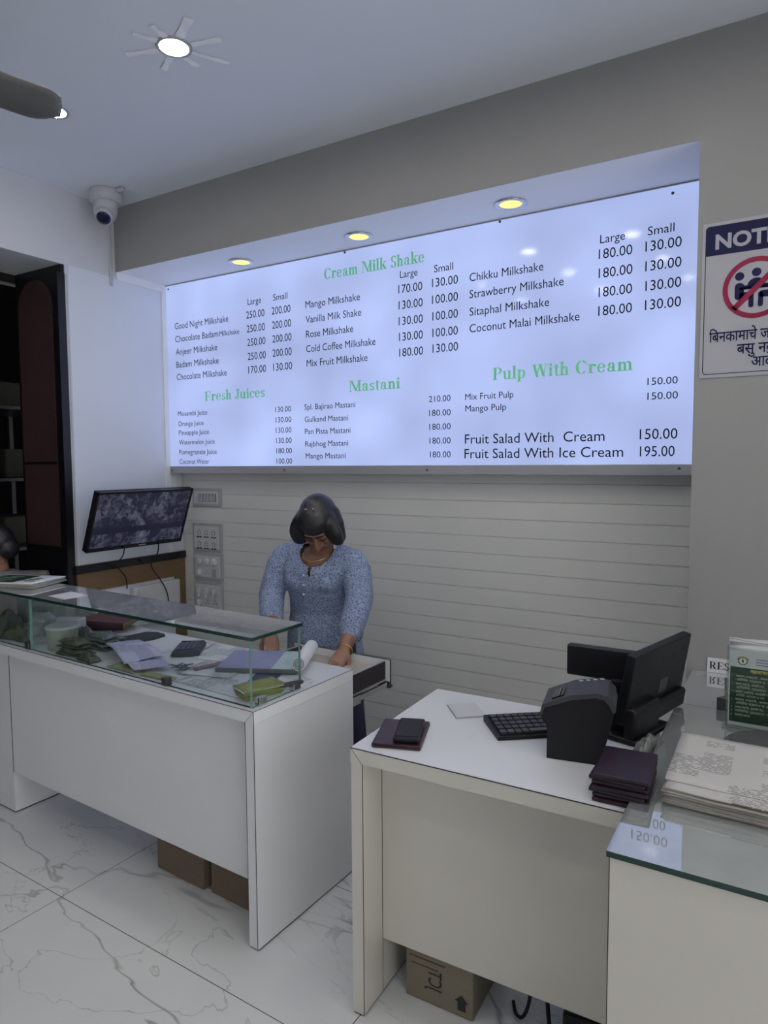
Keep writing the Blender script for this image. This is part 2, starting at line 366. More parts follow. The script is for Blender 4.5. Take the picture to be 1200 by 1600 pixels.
# ------------------------------------------------------------------ mesh builder
class MB:
    def __init__(self): self.v = []; self.f = []; self.mi = []
    def add(self, vs, fs, mi=0, T=None):
        n = len(self.v)
        self.v += [tuple(T @ Vector(p)) if T else tuple(p) for p in vs]
        self.f += [tuple(i + n for i in f) for f in fs]
        self.mi += [mi] * len(fs)
        return self
    def box(self, x0, x1, y0, y1, z0, z1, mi=0, T=None, sides=None):
        vs = [(x0, y0, z0), (x1, y0, z0), (x1, y1, z0), (x0, y1, z0), (x0, y0, z1), (x1, y0, z1), (x1, y1, z1), (x0, y1, z1)]
        fs = [(0, 3, 2, 1), (4, 5, 6, 7), (0, 1, 5, 4), (1, 2, 6, 5), (2, 3, 7, 6), (3, 0, 4, 7)]
        self.add(vs, fs, mi, T)
        if sides is not None:                       # the two broad faces keep mi, the four narrow ones take another slot
            dims = (x1 - x0, y1 - y0, z1 - z0); ax = dims.index(min(dims))
            broad = {2: (0, 1), 1: (2, 4), 0: (3, 5)}[ax]
            for k in range(6):
                if k not in broad: self.mi[-6 + k] = sides
        return self
    def rbox(self, x0, x1, y0, y1, z0, z1, r=0.004, seg=2, mi=0, T=None):
        bm = bmesh.new()
        m4 = Matrix.Translation(((x0 + x1) / 2, (y0 + y1) / 2, (z0 + z1) / 2)) @ Matrix.Diagonal((x1 - x0, y1 - y0, z1 - z0, 1))
        bmesh.ops.create_cube(bm, size=1, matrix=m4)
        bmesh.ops.bevel(bm, geom=bm.edges[:], offset=r, segments=seg, affect='EDGES', profile=0.5)
        bm.verts.index_update()
        self.add([v.co[:] for v in bm.verts], [[v.index for v in f.verts] for f in bm.faces], mi, T)
        bm.free(); return self
    def prism(self, poly, a, b, axis='z', mi=0, T=None):
        """a flat outline swept between a and b along one axis"""
        n = len(poly)
        def P(u, v, w): return {'z': (u, v, w), 'y': (u, w, v), 'x': (w, u, v)}[axis]
        vs = [P(u, v, a) for u, v in poly] + [P(u, v, b) for u, v in poly]
        fs = [tuple(range(n - 1, -1, -1)), tuple(range(n, 2 * n))]
        fs += [(i, (i + 1) % n, n + (i + 1) % n, n + i) for i in range(n)]
        return self.add(vs, fs, mi, T)
    def lathe(self, prof, seg=24, mi=0, T=None):
        vs = []; fs = []
        for r, z in prof:
            for k in range(seg):
                a = 2 * pi * k / seg; vs.append((r * cos(a), r * sin(a), z))
        for i in range(len(prof) - 1):
            for k in range(seg):
                k2 = (k + 1) % seg
                fs.append((i * seg + k, i * seg + k2, (i + 1) * seg + k2, (i + 1) * seg + k))
        fs.append(tuple(range(seg - 1, -1, -1))); fs.append(tuple((len(prof) - 1) * seg + k for k in range(seg)))
        return self.add(vs, fs, mi, T)
    def ell(self, c, r, T=None, seg=20, rings=12, mi=0, R=None):
        vs = [(0, 0, 1)]; fs = []
        for i in range(1, rings):
            t = pi * i / rings
            for k in range(seg):
                a = 2 * pi * k / seg; vs.append((sin(t) * cos(a), sin(t) * sin(a), cos(t)))
        vs.append((0, 0, -1)); L = len(vs) - 1
        for k in range(seg):
            fs.append((0, 1 + k, 1 + (k + 1) % seg))
            fs.append((L, L - seg + (k + 1) % seg, L - seg + k))
        for i in range(rings - 2):
            for k in range(seg):
                a = 1 + i * seg; k2 = (k + 1) % seg
                fs.append((a + k, a + seg + k, a + seg + k2, a + k2))
        if not isinstance(r, (tuple, list)): r = (r, r, r)
        m4 = Matrix.Translation(c) @ (R.to_4x4() if R else Matrix.Identity(4)) @ Matrix.Diagonal((*r, 1))
        if T: m4 = T @ m4
        return self.add(vs, fs, mi, m4)
    def tube(self, pts, rad, seg=12, mi=0, T=None, cap=True, ref=None, smooth=0):
        pts = [Vector(p) for p in pts]
        if not isinstance(rad, (list, tuple)): rad = [rad] * len(pts)
        rad = [r if isinstance(r, (tuple, list)) else (r, r) for r in rad]
        for _ in range(smooth):
            np_, nr = [pts[0]], [rad[0]]
            for i in range(len(pts) - 1):
                p, q = pts[i], pts[i + 1]; a, b = rad[i], rad[i + 1]
                np_ += [p * .75 + q * .25, p * .25 + q * .75]
                nr += [tuple(x * .75 + y * .25 for x, y in zip(a, b)), tuple(x * .25 + y * .75 for x, y in zip(a, b))]
            pts, rad = np_ + [pts[-1]], nr + [rad[-1]]
        if cap:                                     # rounded ends
            d0 = (pts[0] - pts[1]).normalized(); d1 = (pts[-1] - pts[-2]).normalized()
            r0, r1 = rad[0], rad[-1]
            s = lambda r, k: (r[0] * k, r[1] * k)
            m0, m1 = min(r0), min(r1)
            pts = [pts[0] + d0 * m0 * .95, pts[0] + d0 * m0 * .6] + pts + [pts[-1] + d1 * m1 * .6, pts[-1] + d1 * m1 * .95]
            rad = [s(r0, .3), s(r0, .8)] + rad + [s(r1, .8), s(r1, .3)]
        n = len(pts); vs = []; fs = []
        up = Vector(ref) if ref else None
        for i, p in enumerate(pts):
            t = (pts[min(i + 1, n - 1)] - pts[max(i - 1, 0)]).normalized()
            if up is None:
                up = Vector((0, 0, 1)) if abs(t.z) < .9 else Vector((1, 0, 0))
            s_ = t.cross(up).normalized(); u_ = s_.cross(t).normalized(); up = u_ if not ref else Vector(ref)
            for k in range(seg):
                a = 2 * pi * k / seg
                vs.append(p + s_ * (rad[i][0] * cos(a)) + u_ * (rad[i][1] * sin(a)))
        for i in range(n - 1):
            for k in range(seg):
                k2 = (k + 1) % seg
                fs.append((i * seg + k, i * seg + k2, (i + 1) * seg + k2, (i + 1) * seg + k))
        fs.append(tuple(range(seg - 1, -1, -1))); fs.append(tuple((n - 1) * seg + k for k in range(seg)))
        return self.add(vs, fs, mi, T)
    def grid(self, nx, ny, fn, mi=0, T=None, thick=0.0):
        """a sheet: fn(u, v) gives its points"""
        vs = [fn(i / nx, j / ny) for j in range(ny + 1) for i in range(nx + 1)]
        fs = [(j * (nx + 1) + i, j * (nx + 1) + i + 1, (j + 1) * (nx + 1) + i + 1, (j + 1) * (nx + 1) + i) for j in range(ny) for i in range(nx)]
        if thick:
            n = len(vs); vs2 = [(p[0], p[1], p[2] - thick) for p in vs]
            fb = [tuple(reversed([i + n for i in f])) for f in fs]
            ring = [i for i in range(nx + 1)] + [(j + 1) * (nx + 1) - 1 for j in range(1, ny + 1)] + [ny * (nx + 1) + i for i in range(nx - 1, -1, -1)] + [j * (nx + 1) for j in range(ny - 1, 0, -1)]
            sd = [(ring[(k + 1) % len(ring)], ring[k], ring[k] + n, ring[(k + 1) % len(ring)] + n) for k in range(len(ring))]
            vs, fs = vs + vs2, fs + fb + sd
        return self.add(vs, fs, mi, T)
    def mesh(self, name):
        me = bpy.data.meshes.new(name)
        me.from_pydata(self.v, [], self.f)
        me.polygons.foreach_set('material_index', self.mi)
        me.update(); return me
    def build(self, name, mats, parent=None, smooth=False, loc=None, rz=0.0):
        o = bpy.data.objects.new(name, self.mesh(name)); COL.objects.link(o)
        for m in (mats if isinstance(mats, (list, tuple)) else [mats]):
            o.data.materials.append(MAT[m])
        if smooth: o.data.polygons.foreach_set('use_smooth', [True] * len(o.data.polygons))
        if parent: o.parent = parent
        if loc: o.location = loc
        if rz: o.rotation_euler.z = rz
        return o
    def remesh(self, voxel, smooth=3):
        """fuse overlapping closed shapes into one continuous skin"""
        o = bpy.data.objects.new('tmp', self.mesh('tmp')); COL.objects.link(o)
        a = o.modifiers.new('r', 'REMESH'); a.mode = 'VOXEL'; a.voxel_size = voxel
        if smooth:
            s = o.modifiers.new('s', 'SMOOTH'); s.factor = 0.5; s.iterations = smooth
        dg = bpy.context.evaluated_depsgraph_get(); dg.update()
        me = bpy.data.meshes.new_from_object(o.evaluated_get(dg))
        bpy.data.objects.remove(o)
        r = MB(); r.v = [v.co[:] for v in me.vertices]; r.f = [tuple(p.vertices) for p in me.polygons]; r.mi = [0] * len(r.f)
        bpy.data.meshes.remove(me)
        return r

def tag(o, label, cat, group=None):
    o['label'] = label; o['category'] = cat
    if group: o['group'] = group
    return o
def thing(name, label, cat, loc=(0, 0, 0), rz=0.0, group=None):
    o = bpy.data.objects.new(name, None); COL.objects.link(o)
    o.empty_display_size = 0.05
    o.location = loc; o.rotation_euler.z = rz
    return tag(o, label, cat, group)
def struct(o):
    o['kind'] = 'structure'; return o

# ------------------------------------------------------------------ lettering
_fc = {}
def text_raw(s, bold=0.0):
    key = (s, bold)
    if key in _fc: return _fc[key]
    cu = bpy.data.curves.new('t', 'FONT'); cu.body = s; cu.offset = bold; cu.resolution_u = 3
    ob = bpy.data.objects.new('t', cu); COL.objects.link(ob)
    dg = bpy.context.evaluated_depsgraph_get(); dg.update()
    me = bpy.data.meshes.new_from_object(ob.evaluated_get(dg))
    r = ([(v.co.x, v.co.y) for v in me.vertices], [tuple(p.vertices) for p in me.polygons])
    bpy.data.objects.remove(ob); bpy.data.curves.remove(cu); bpy.data.meshes.remove(me)
    _fc[key] = r; return r
CAP = max(y for x, y in text_raw('H')[0])
def text_mb(s, x0, x1, z, cap, place, bold=0.0, mb=None, mi=0):
    vs, fs = text_raw(s, bold)
    u0 = min(x for x, y in vs); u1 = max(x for x, y in vs)
    kx = (x1 - x0) / (u1 - u0); ky = cap / CAP
    mb = mb or MB()
    return mb.add([place(x0 + (x - u0) * kx, z + y * ky) for x, y in vs], fs, mi)

def serif_glyph(ch):
    """bold book-face letters from stems, serifs and swelling bowls; cap height 1"""
    P = []
    def rect(x0, y0, x1, y1): P.append([(x0, y0), (x1, y0), (x1, y1), (x0, y1)])
    def stem(x, y0, y1, w=.2, b=True, t=True, e=.09):
        rect(x, y0, x + w, y1)
        if b: rect(x - e, y0, x + w + e, y0 + .055)
        if t: rect(x - e, y1 - .055, x + w + (e if t is True else 0), y1)
    def arc(cx, cy, rx, ry, a0, a1, tx=.2, ty=.06, n=16):
        pr = None
        for i in range(n + 1):
            a = radians(a0 + (a1 - a0) * i / n)
            o = (cx + rx * cos(a), cy + ry * sin(a)); q = (cx + (rx - tx) * cos(a), cy + (ry - ty) * sin(a))
            if pr: P.append([pr[0], o, q, pr[1]])
            pr = (o, q)
    def diag(x0, y0, x1, y1, w): P.append([(x0, y0), (x0 + w, y0), (x1 + w, y1), (x1, y1)])
    def dot(cx, cy, r): P.append([(cx + r * cos(2 * pi * k / 12), cy + r * sin(2 * pi * k / 12)) for k in range(12)])
    adv = .7
    if ch == ' ': adv = .42
    elif ch == 'C': arc(.46, .5, .44, .52, 42, 318, .22, .06); rect(.75, .66, .81, 1.0); adv = .92
    elif ch == 'r': stem(.09, 0, .68); arc(.42, .42, .18, .26, 60, 170, .08, .1); dot(.5, .56, .1); adv = .63
    elif ch == 'e': arc(.33, .34, .31, .36, 5, 330, .17, .06); rect(.12, .34, .6, .40); adv = .70
    elif ch == 'a': arc(.33, .48, .24, .22, 0, 165, .17, .06); dot(.17, .5, .09); rect(.40, .04, .57, .5); arc(.30, .19, .24, .2, 40, 400, .15, .06); rect(.5, 0, .70, .07); adv = .74
    elif ch in 'mnh':
        stem(.09, 0, 1.04 if ch == 'h' else .68, t='l'); k = 2 if ch == 'm' else 1
        for q in range(k):
            x = .09 + .36 * q; arc(x + .33, .44, .21, .25, 0, 150, .18, .09); stem(x + .36, 0, .46, .18, t=False)
        adv = .76 + .36 * (k - 1)
    elif ch == 'M': stem(.1, 0, 1, .07); diag(.62, .02, .14, 1, .2) ; diag(.60, .02, .98, 1, .09); stem(.92, 0, 1, .2); adv = 1.24
    elif ch == 'i': stem(.09, 0, .68, t='l'); dot(.19, .88, .115); adv = .40
    elif ch == 'l': stem(.09, 0, 1.04, t='l'); adv = .40
    elif ch == 'k': stem(.09, 0, 1.04, t='l'); diag(.24, .26, .54, .64, .09); diag(.54, 0, .28, .42, .22); rect(.44, .62, .78, .68); rect(.46, 0, .84, .055); adv = .80
    elif ch == 's': arc(.27, .49, .21, .19, 20, 270, .15, .08); arc(.27, .19, .22, .19, -160, 90, .15, .08); rect(.42, .5, .47, .68); rect(.05, 0, .1, .2); adv = .54
    elif ch == 'S': arc(.33, .75, .27, .27, 25, 270, .18, .07); arc(.33, .26, .29, .27, -160, 90, .18, .07); rect(.54, .72, .60, 1.0); rect(.05, 0, .1, .3); adv = .68
    elif ch == 'F' or ch == 'E':
        stem(.12, 0, 1); rect(.12, .945, .80, 1); rect(.74, .70, .80, 1); rect(.3, .47, .58, .53); rect(.53, .36, .59, .64)
        if ch == 'E': rect(.12, 0, .82, .055); rect(.77, 0, .83, .3)
        adv = .86
    elif ch == 'u': stem(.09, .14, .68, .18, b=False, t='l'); arc(.33, .2, .24, .21, 180, 330, .17, .08); stem(.47, 0, .68, .18, b=False, t='l'); rect(.6, 0, .74, .055); adv = .77
    elif ch == 'J': stem(.26, .2, 1, .2, b=False); arc(.24, .16, .22, .2, 190, 370, .1, .07); dot(.1, .16, .1); adv = .6
    elif ch == 'c': arc(.33, .34, .31, .36, 50, 315, .17, .06); dot(.5, .54, .1); adv = .62
    elif ch == 't': rect(.13, .1, .31, .86); rect(.02, .62, .44, .68); arc(.32, .14, .19, .16, 180, 320, .14, .07); adv = .47
    elif ch == 'p': stem(.09, -.27, .68, t='l'); arc(.38, .34, .30, .36, -140, 140, .17, .06); adv = .75
    elif ch in 'PR':
        stem(.12, 0, 1); arc(.44, .73, .34, .27, -90, 90, .2, .055); rect(.2, .945, .46, 1); rect(.2, .46, .46, .515)
        if ch == 'R': diag(.62, 0, .38, .5, .22); rect(.6, 0, .98, .055); adv = .96
        else: adv = .84
    elif ch == 'W': diag(.36, 0, .08, 1, .2); diag(.38, 0, .60, 1, .08); diag(.86, 0, .56, 1, .2); diag(.88, 0, 1.12, 1, .07); rect(0, .945, .4, 1); rect(.46, .945, .84, 1); rect(1.0, .945, 1.3, 1); adv = 1.3
    elif ch == 'V': diag(.42, 0, .1, 1, .21); diag(.45, 0, .76, 1, .08); rect(0, .945, .42, 1); rect(.64, .945, .95, 1); adv = .95
    elif ch == 'D': stem(.12, 0, 1); arc(.42, .5, .48, .5, -90, 90, .21, .055); rect(.2, .945, .44, 1); rect(.2, 0, .44, .055); adv = .98
    return P, adv
def serif_mb(s, x0, x1, z, cap, place):
    w = 0; items = []
    for ch in s:
        P, a = serif_glyph(ch); items += [[(x + w, y) for x, y in p] for p in P]; w += a
    k = (x1 - x0) / w
    mb = MB()
    for p in items:
        mb.add([place(x0 + x * k, z + y * cap) for x, y in p], [tuple(range(len(p)))])
    return mb

# ================================================================== STRUCTURE
b = MB(); b.box(-3.2, 4.7, -6.2, 0.6, -0.06, 0)
struct(b.build('floor', 'floor'))
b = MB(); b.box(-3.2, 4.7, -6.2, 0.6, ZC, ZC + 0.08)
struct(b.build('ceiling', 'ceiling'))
# bulkhead over the recess and the flush wall to its right
b = MB()
b.box(XL, XR, YS, 0.12, ZS + 0.012, ZC); b.box(XR, 4.7, YS, 0.12, 0, ZC); b.box(XL, XR, YS, YS + .004, ZS, ZS + .012)
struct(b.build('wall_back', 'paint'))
b = MB(); b.box(XL, XR, YS + .004, 0.0, ZS, ZS + 0.012)
struct(b.build('trim_1', 'soffit'))
# grooved boards of the recess wall: real V-grooves between the boards
b = MB(); prof = [(0.05, 0.0)]
g0, gs = 1.3396, 0.0860
zs_ = sorted(g0 + k * gs for k in range(-15, 16) if 0.02 < g0 + k * gs < ZS - .02)
prof = [(0.10, 0.0), (0.0, 0.0)]
for z in zs_:
    prof += [(0.0, z - 0.0022), (0.005, z - 0.0008), (0.005, z + 0.0008), (0.0, z + 0.0022)]
prof += [(0.0, ZS), (0.10, ZS)]
b.prism(prof, XL, XR, 'x')
struct(b.build('wall_recess', 'panelling'))
# left wall: pier beside the recess, lintel over the opening, the rest of the wall
b = MB()
b.box(-0.57, XL, -0.775, 0.12, 0, ZC); b.box(-0.57, XL, -3.3, -0.775, 2.595, ZC); b.box(-0.57, XL, -6.2, -3.3, 0, ZC)
struct(b.build('wall_left', 'paint_left_lit'))
b = MB(); b.box(4.6, 4.7, -0.95, YS, 0, ZC); b.box(4.6, 4.7, -6.2, -4.6, 0, ZC); b.box(4.6, 4.7, -4.6, -0.95, 2.45, ZC)  # unseen wall; its wide opening is added to let side light in
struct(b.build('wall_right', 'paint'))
# dim room beyond the opening
b = MB()
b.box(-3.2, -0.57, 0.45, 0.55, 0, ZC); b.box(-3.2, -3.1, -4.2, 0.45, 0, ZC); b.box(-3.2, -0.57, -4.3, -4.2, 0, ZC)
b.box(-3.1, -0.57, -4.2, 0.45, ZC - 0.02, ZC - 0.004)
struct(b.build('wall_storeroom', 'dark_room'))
# smooth white board on the pier with its mitred strips
b = MB()
b.box(XL, XL + 0.004, -0.757, -0.004, 0.97, 2.597)
o = struct(b.build('trim_2', 'panel_white'))
b = MB()
b.box(XL, XL + 0.012, -0.130, -0.094, 0.97, 2.585); b.box(XL, XL + 0.012, -0.452, -0.094, 2.585, ZS)
struct(b.build('trim_3', 'soffit'))
b = MB()
b.box(XL, XL + 0.010, -0.055, -0.004, 0.975, 1.47); b.box(XL, XL + 0.010, -0.30, -0.27, 0.975, 1.06)
struct(b.build('trim_4', 'panel_white'))
# black stone ledge and the brown framing below it
b = MB(); b.rbox(XL, XL + 0.030, -0.790, 0.0, 0.925, 0.972, 0.006); b.box(XL, XL + 0.034, -0.795, -0.70, 0.958, 0.964)
struct(b.build('trim_5', 'ledge'))
b = MB()
b.box(XL, XL + 0.016, -0.775, -0.002, 0.815, 0.925); b.box(XL, XL + 0.016, -0.085, -0.002, 0, 0.815); b.box(XL, XL + 0.016, -0.775, -0.69, 0, 0.815)
struct(b.build('trim_6', 'brown'))
# opening: near-black jamb with an arched maroon panel
dr = bpy.data.objects.new('door_1', None); COL.objects.link(dr); struct(dr); dr.location = (-0.36, -0.79, 0)
b = MB(); b.box(-0.205, 0.2125, -0.006, 0.012, 0, 2.594); b.box(0.200, 0.2145, -0.03, 0.03, 0, 2.55)
b.build('jamb', 'wood_dark', dr)
ap = [(-0.180, 0.0), (0.125, 0.0), (0.125, 1.33)] + [(-0.0275 + 0.1525 * cos(t), 1.33 + 0.135 * sin(t)) for t in [pi * k / 14 for k in range(1, 14)]] + [(-0.180, 1.33)]
b = MB(); b.prism([(x, z + 1.075) for x, z in ap], -0.012, -0.006, 'y')
b.build('arched_panel', 'maroon', dr)
b = MB(); b.box(-0.186, 0.131, -0.013, -0.006, 1.065, 1.075); b.box(-0.180, 0.125, -0.0135, -0.012, 1.530, 1.545)
b.build('panel_rail', 'wood_dark', dr)

# ================================================================== MENU BOARD
mbd = thing('menu_board', 'long backlit white menu board of milkshakes and juices filling the top of the wall recess', 'sign', (XL, YB, ZB))
def MBP(x, z): return (x - XL, -0.0012, z - ZB)
W_, H_ = XR - XL, ZS - ZB
b = MB(); b.box(0.0, W_, 0.0, 0.094, 0.045, H_)
b.build('lit_panel', 'board', mbd)
b = MB(); b.rbox(0.0, W_, -0.004, 0.094, 0.0, 0.045, 0.002); b.box(0.0, 0.010, -0.003, 0.0, 0.045, H_); b.box(0, W_, -0.003, 0.0, H_ - 0.006, H_)
b.build('frame', 'frame_alu', mbd)
for (px, pz) in ((0.03, .022), (0.93, .022), (1.83, .022), (2.98, .028), (2.93, 1.125), (0.035, 1.135), (1.35, 1.147), (2.2, 1.147)):
    b = MB(); b.lathe([(0.006, 0), (0.006, 0.002), (0.003, 0.004)], 10, T=Matrix.Translation((px, -0.004 if pz < .04 else 0, pz)) @ Matrix.Rotation(pi / 2, 4, 'X'))
    b.build('screw', 'steel_dark', mbd)
MENU = [
('Good Night Milkshake', -0.061, 0.383, 2.355, 'i'), ('Chocolate Badam', -0.06, 0.301, 2.277, 'i'), ('Milkshake', 0.311, 0.465, 2.277, 's'),
('Anjeer Milkshake', -0.058, 0.29, 2.199, 'i'), ('Badam Milkshake', -0.057, 0.3, 2.121, 'i'), ('Chocolate Milkshake', -0.055, 0.362, 2.046, 'i'),
('Large', 0.534, 0.635, 2.431, 'c'), ('Small', 0.722, 0.823, 2.431, 'c'),
('250.00', 0.522, 0.657, 2.355, 'p'), ('250.00', 0.524, 0.659, 2.277, 'p'), ('250.00', 0.526, 0.661, 2.2, 'p'), ('250.00', 0.528, 0.662, 2.121, 'p'), ('170.00', 0.53, 0.662, 2.045, 'p'),
('200.00', 0.71, 0.843, 2.356, 'p'), ('200.00', 0.712, 0.845, 2.278, 'p'), ('200.00', 0.712, 0.847, 2.202, 'p'), ('200.00', 0.712, 0.847, 2.124, 'p'), ('130.00', 0.715, 0.849, 2.046, 'p'),
('Cream Milk Shake', 1.071, 1.671, 2.497, 'h'), ('Large', 1.533, 1.631, 2.439, 'c'), ('Small', 1.721, 1.822, 2.439, 'c'),
('Mango Milkshake', 0.946, 1.296, 2.363, 'i'), ('Vanilla Milk Shake', 0.946, 1.303, 2.284, 'i'), ('Rose Milkshake', 0.947, 1.253, 2.206, 'i'), ('Cold Coffee Milkshake', 0.947, 1.388, 2.128, 'i'), ('Mix Fruit Milkshake', 0.949, 1.339, 2.051, 'i'),
('170.00', 1.523, 1.657, 2.366, 'p'), ('130.00', 1.525, 1.659, 2.288, 'p'), ('130.00', 1.525, 1.66, 2.21, 'p'), ('130.00', 1.526, 1.66, 2.133, 'p'), ('180.00', 1.527, 1.661, 2.056, 'p'),
('130.00', 1.71, 1.847, 2.371, 'p'), ('100.00', 1.71, 1.847, 2.292, 'p'), ('100.00', 1.712, 1.847, 2.213, 'p'), ('100.00', 1.712, 1.847, 2.134, 'p'), ('130.00', 1.713, 1.848, 2.059, 'p'),
('Fresh Juices', 0.178, 0.652, 1.906, 'h'), ('Mastani', 1.224, 1.533, 1.9, 'h'),
('Mosambi Juice', -0.053, 0.196, 1.825, 's'), ('Orange Juice', -0.053, 0.163, 1.763, 's'), ('Pineapple Juice', -0.05, 0.207, 1.708, 's'), ('Watermelon Juice', -0.051, 0.253, 1.649, 's'), ('Pomegranate Juice', -0.051, 0.267, 1.588, 's'), ('Coconut Water', -0.051, 0.203, 1.529, 's'),
('130.00', 0.725, 0.836, 1.816, 'q'), ('130.00', 0.726, 0.837, 1.758, 'q'), ('130.00', 0.726, 0.837, 1.7, 'q'), ('130.00', 0.727, 0.838, 1.642, 'q'), ('180.00', 0.727, 0.839, 1.585, 'q'), ('100.00', 0.728, 0.839, 1.527, 'q'),
('Spl. Bajirao Mastani', 0.93, 1.261, 1.82, 's'), ('Gulkand Mastani', 0.931, 1.215, 1.753, 's'), ('Pan Pista Mastani', 0.931, 1.23, 1.687, 's'), ('Rajbhog Mastani', 0.932, 1.215, 1.62, 's'), ('Mango Mastani', 0.934, 1.198, 1.554, 's'),
('210.00', 1.692, 1.809, 1.823, 'q'), ('180.00', 1.694, 1.81, 1.755, 'q'), ('180.00', 1.695, 1.81, 1.688, 'q'), ('180.00', 1.696, 1.81, 1.62, 'q'), ('180.00', 1.698, 1.81, 1.553, 'q'),
('Chikku Milkshake', 1.906, 2.259, 2.371, 'i'), ('Strawberry Milkshake', 1.906, 2.35, 2.294, 'i'), ('Sitaphal Milkshake', 1.907, 2.287, 2.213, 'i'), ('Coconut Malai Milkshake', 1.907, 2.421, 2.136, 'i'),
('Large', 2.503, 2.604, 2.445, 'c'), ('Small', 2.693, 2.794, 2.445, 'c'),
('180.00', 2.498, 2.634, 2.381, 'p'), ('180.00', 2.499, 2.636, 2.302, 'p'), ('180.00', 2.5, 2.636, 2.223, 'p'), ('180.00', 2.5, 2.637, 2.145, 'p'),
('130.00', 2.685, 2.822, 2.382, 'p'), ('130.00', 2.686, 2.823, 2.303, 'p'), ('130.00', 2.688, 2.824, 2.224, 'p'), ('130.00', 2.688, 2.825, 2.147, 'p'),
('Pulp With Cream', 2.023, 2.647, 1.907, 'h'), ('Mix Fruit Pulp', 1.886, 2.125, 1.823, 's'), ('Mango Pulp', 1.887, 2.091, 1.768, 's'), ('150.00', 2.704, 2.82, 1.841, 'q'), ('150.00', 2.705, 2.822, 1.781, 'q'),
('Fruit Salad With  Cream', 1.885, 2.535, 1.616, 'b'), ('Fruit Salad With Ice Cream', 1.883, 2.613, 1.547, 'b'), ('150.00', 2.678, 2.824, 1.619, 'r'), ('195.00', 2.68, 2.815, 1.548, 'r')]
CAPS = dict(i=.037, s=.029, c=.034, p=.040, q=.029, b=.044, r=.042)
NAMES = dict(i='item_name', s='item_name', b='item_name', c='size_heading', p='price', q='price', r='price')
for (s, x0, x1, z, k) in MENU:
    if k == 'h':
        serif_mb(s, x0, x1, z, 0.056, MBP).build('heading', 'green_ink', mbd)
    else:
        text_mb(s, x0, x1, z, CAPS[k], MBP, 0.0).build(NAMES[k], 'ink_board', mbd)

# warm downlights in the soffit
for (x, y, w) in ((0.61, -0.226, 'nearest the left wall'), (1.384, -0.238, 'the middle one'), (2.161, -0.247, 'furthest right')):
    t = thing('downlight', 'round yellow-lit downlight in the soffit over the menu board, ' + w, 'ceiling light', (x, y, ZS), group='downlights over the menu board')
    b = MB(); b.lathe([(0.046, 0.0), (0.068, 0.0), (0.069, -0.004), (0.064, -0.007), (0.050, -0.006), (0.046, 0.0)], 32); b.build('ring', 'chrome', t, True)
    b = MB(); b.lathe([(0.048, -0.0005), (0.048, -0.0035)], 32); b.build('lens', 'downlight', t)

# ================================================================== CEILING THINGS
def round_lamp(x, y, label):
    t = thing('ceiling_light', label, 'ceiling light', (x, y, ZC), group='round lamps in the ceiling')
    b = MB(); b.lathe([(0.050, 0.0), (0.062, 0.0), (0.062, -0.004), (0.056, -0.007), (0.050, -0.004)], 32); b.build('rim', 'frame_alu', t, True)
    b = MB(); b.lathe([(0.0505, -0.001), (0.0505, -0.004)], 32); b.build('diffuser', 'lamp', t)
    return t
lt = round_lamp(1.325, -1.33, 'round white ceiling lamp ringed by eight silver tape strips')
TAPES = [((1.385, -1.360), (1.488, -1.414), .030), ((1.388, -1.310), (1.498, -1.279), .024), ((1.350, -1.285), (1.422, -1.159), .020), ((1.312, -1.280), (1.310, -1.205), .024),
         ((1.275, -1.300), (1.188, -1.255), .022), ((1.270, -1.345), (1.148, -1.390), .022), ((1.310, -1.380), (1.262, -1.455), .020), ((1.345, -1.385), (1.352, -1.452), .022)]
for (p, q, w) in TAPES:
    p, q = Vector((*p, 0)), Vector((*q, 0)); d = (q - p); L = d.length; d.normalize(); s = Vector((-d.y, d.x, 0))
    c0 = Vector((1.325, -1.33, 0))
    b = MB(); b.grid(8, 3, lambda u, v: tuple(p - c0 + d * (L * u) + s * (w * (v - .5) * (1 + .12 * sin(9 * u))) + Vector((0, 0, -0.0025 - .0012 * sin(7 * u + 3 * v)))), thick=0.001)
    b.build('tape_strip', 'tape', lt)
round_lamp(0.565, -1.288, 'round ceiling lamp half hidden behind the tip of the fan blade')
for x in (2.10, 2.875, 3.65):  # extra unseen lamps, added for more light near the desk
    round_lamp(x, -1.33, 'unseen round ceiling lamp added over the desk to brighten the counters')
for j in range(3):
    for i in range(-1, 5):
        x, y = 1.62 + .685 * i + .09 * j, -1.75 - .655 * j
        if x < 4.4 and (i, j) != (-1, 0): round_lamp(x, y, 'round white ceiling lamp of the even rows over the shop floor')

t = thing('ceiling_fan', 'grey ceiling fan with one dusty blade reaching in beside the upper left lamp', 'fan', (1.11, -2.33, ZC))
b = MB(); b.lathe([(0.055, 0), (0.055, -0.05), (0.016, -0.07), (0.012, -0.28), (0.05, -0.30)], 20); b.build('rod', 'fan', t, True)
b = MB(); b.lathe([(0.05, -0.29), (0.11, -0.31), (0.125, -0.35), (0.125, -0.40), (0.09, -0.43), (0.03, -0.44)], 28); b.build('motor', 'fan', t, True)
for k in range(3):
    a = radians(76) + k * 2 * pi / 3
    def fb(u, v, a=a):
        # blade from hub to rounded tip, cupped across its width
        r = 0.11 + 0.505 * u; w = (0.082 + 0.012 * u)
        if u > .85: w *= math.sqrt(max(0.02, 1 - ((u - .85) / .15) ** 2 * .98))
        s = (v - .5) * 2 * w
        z = -0.383 - 0.014 * (v - .5) + 0.014 * (2 * v - 1) ** 2
        return (r * cos(a) - s * sin(a), r * sin(a) + s * cos(a), z)
    b = MB(); b.grid(24, 8, fb, thick=0.003); b.build('blade', 'fan', t, True)

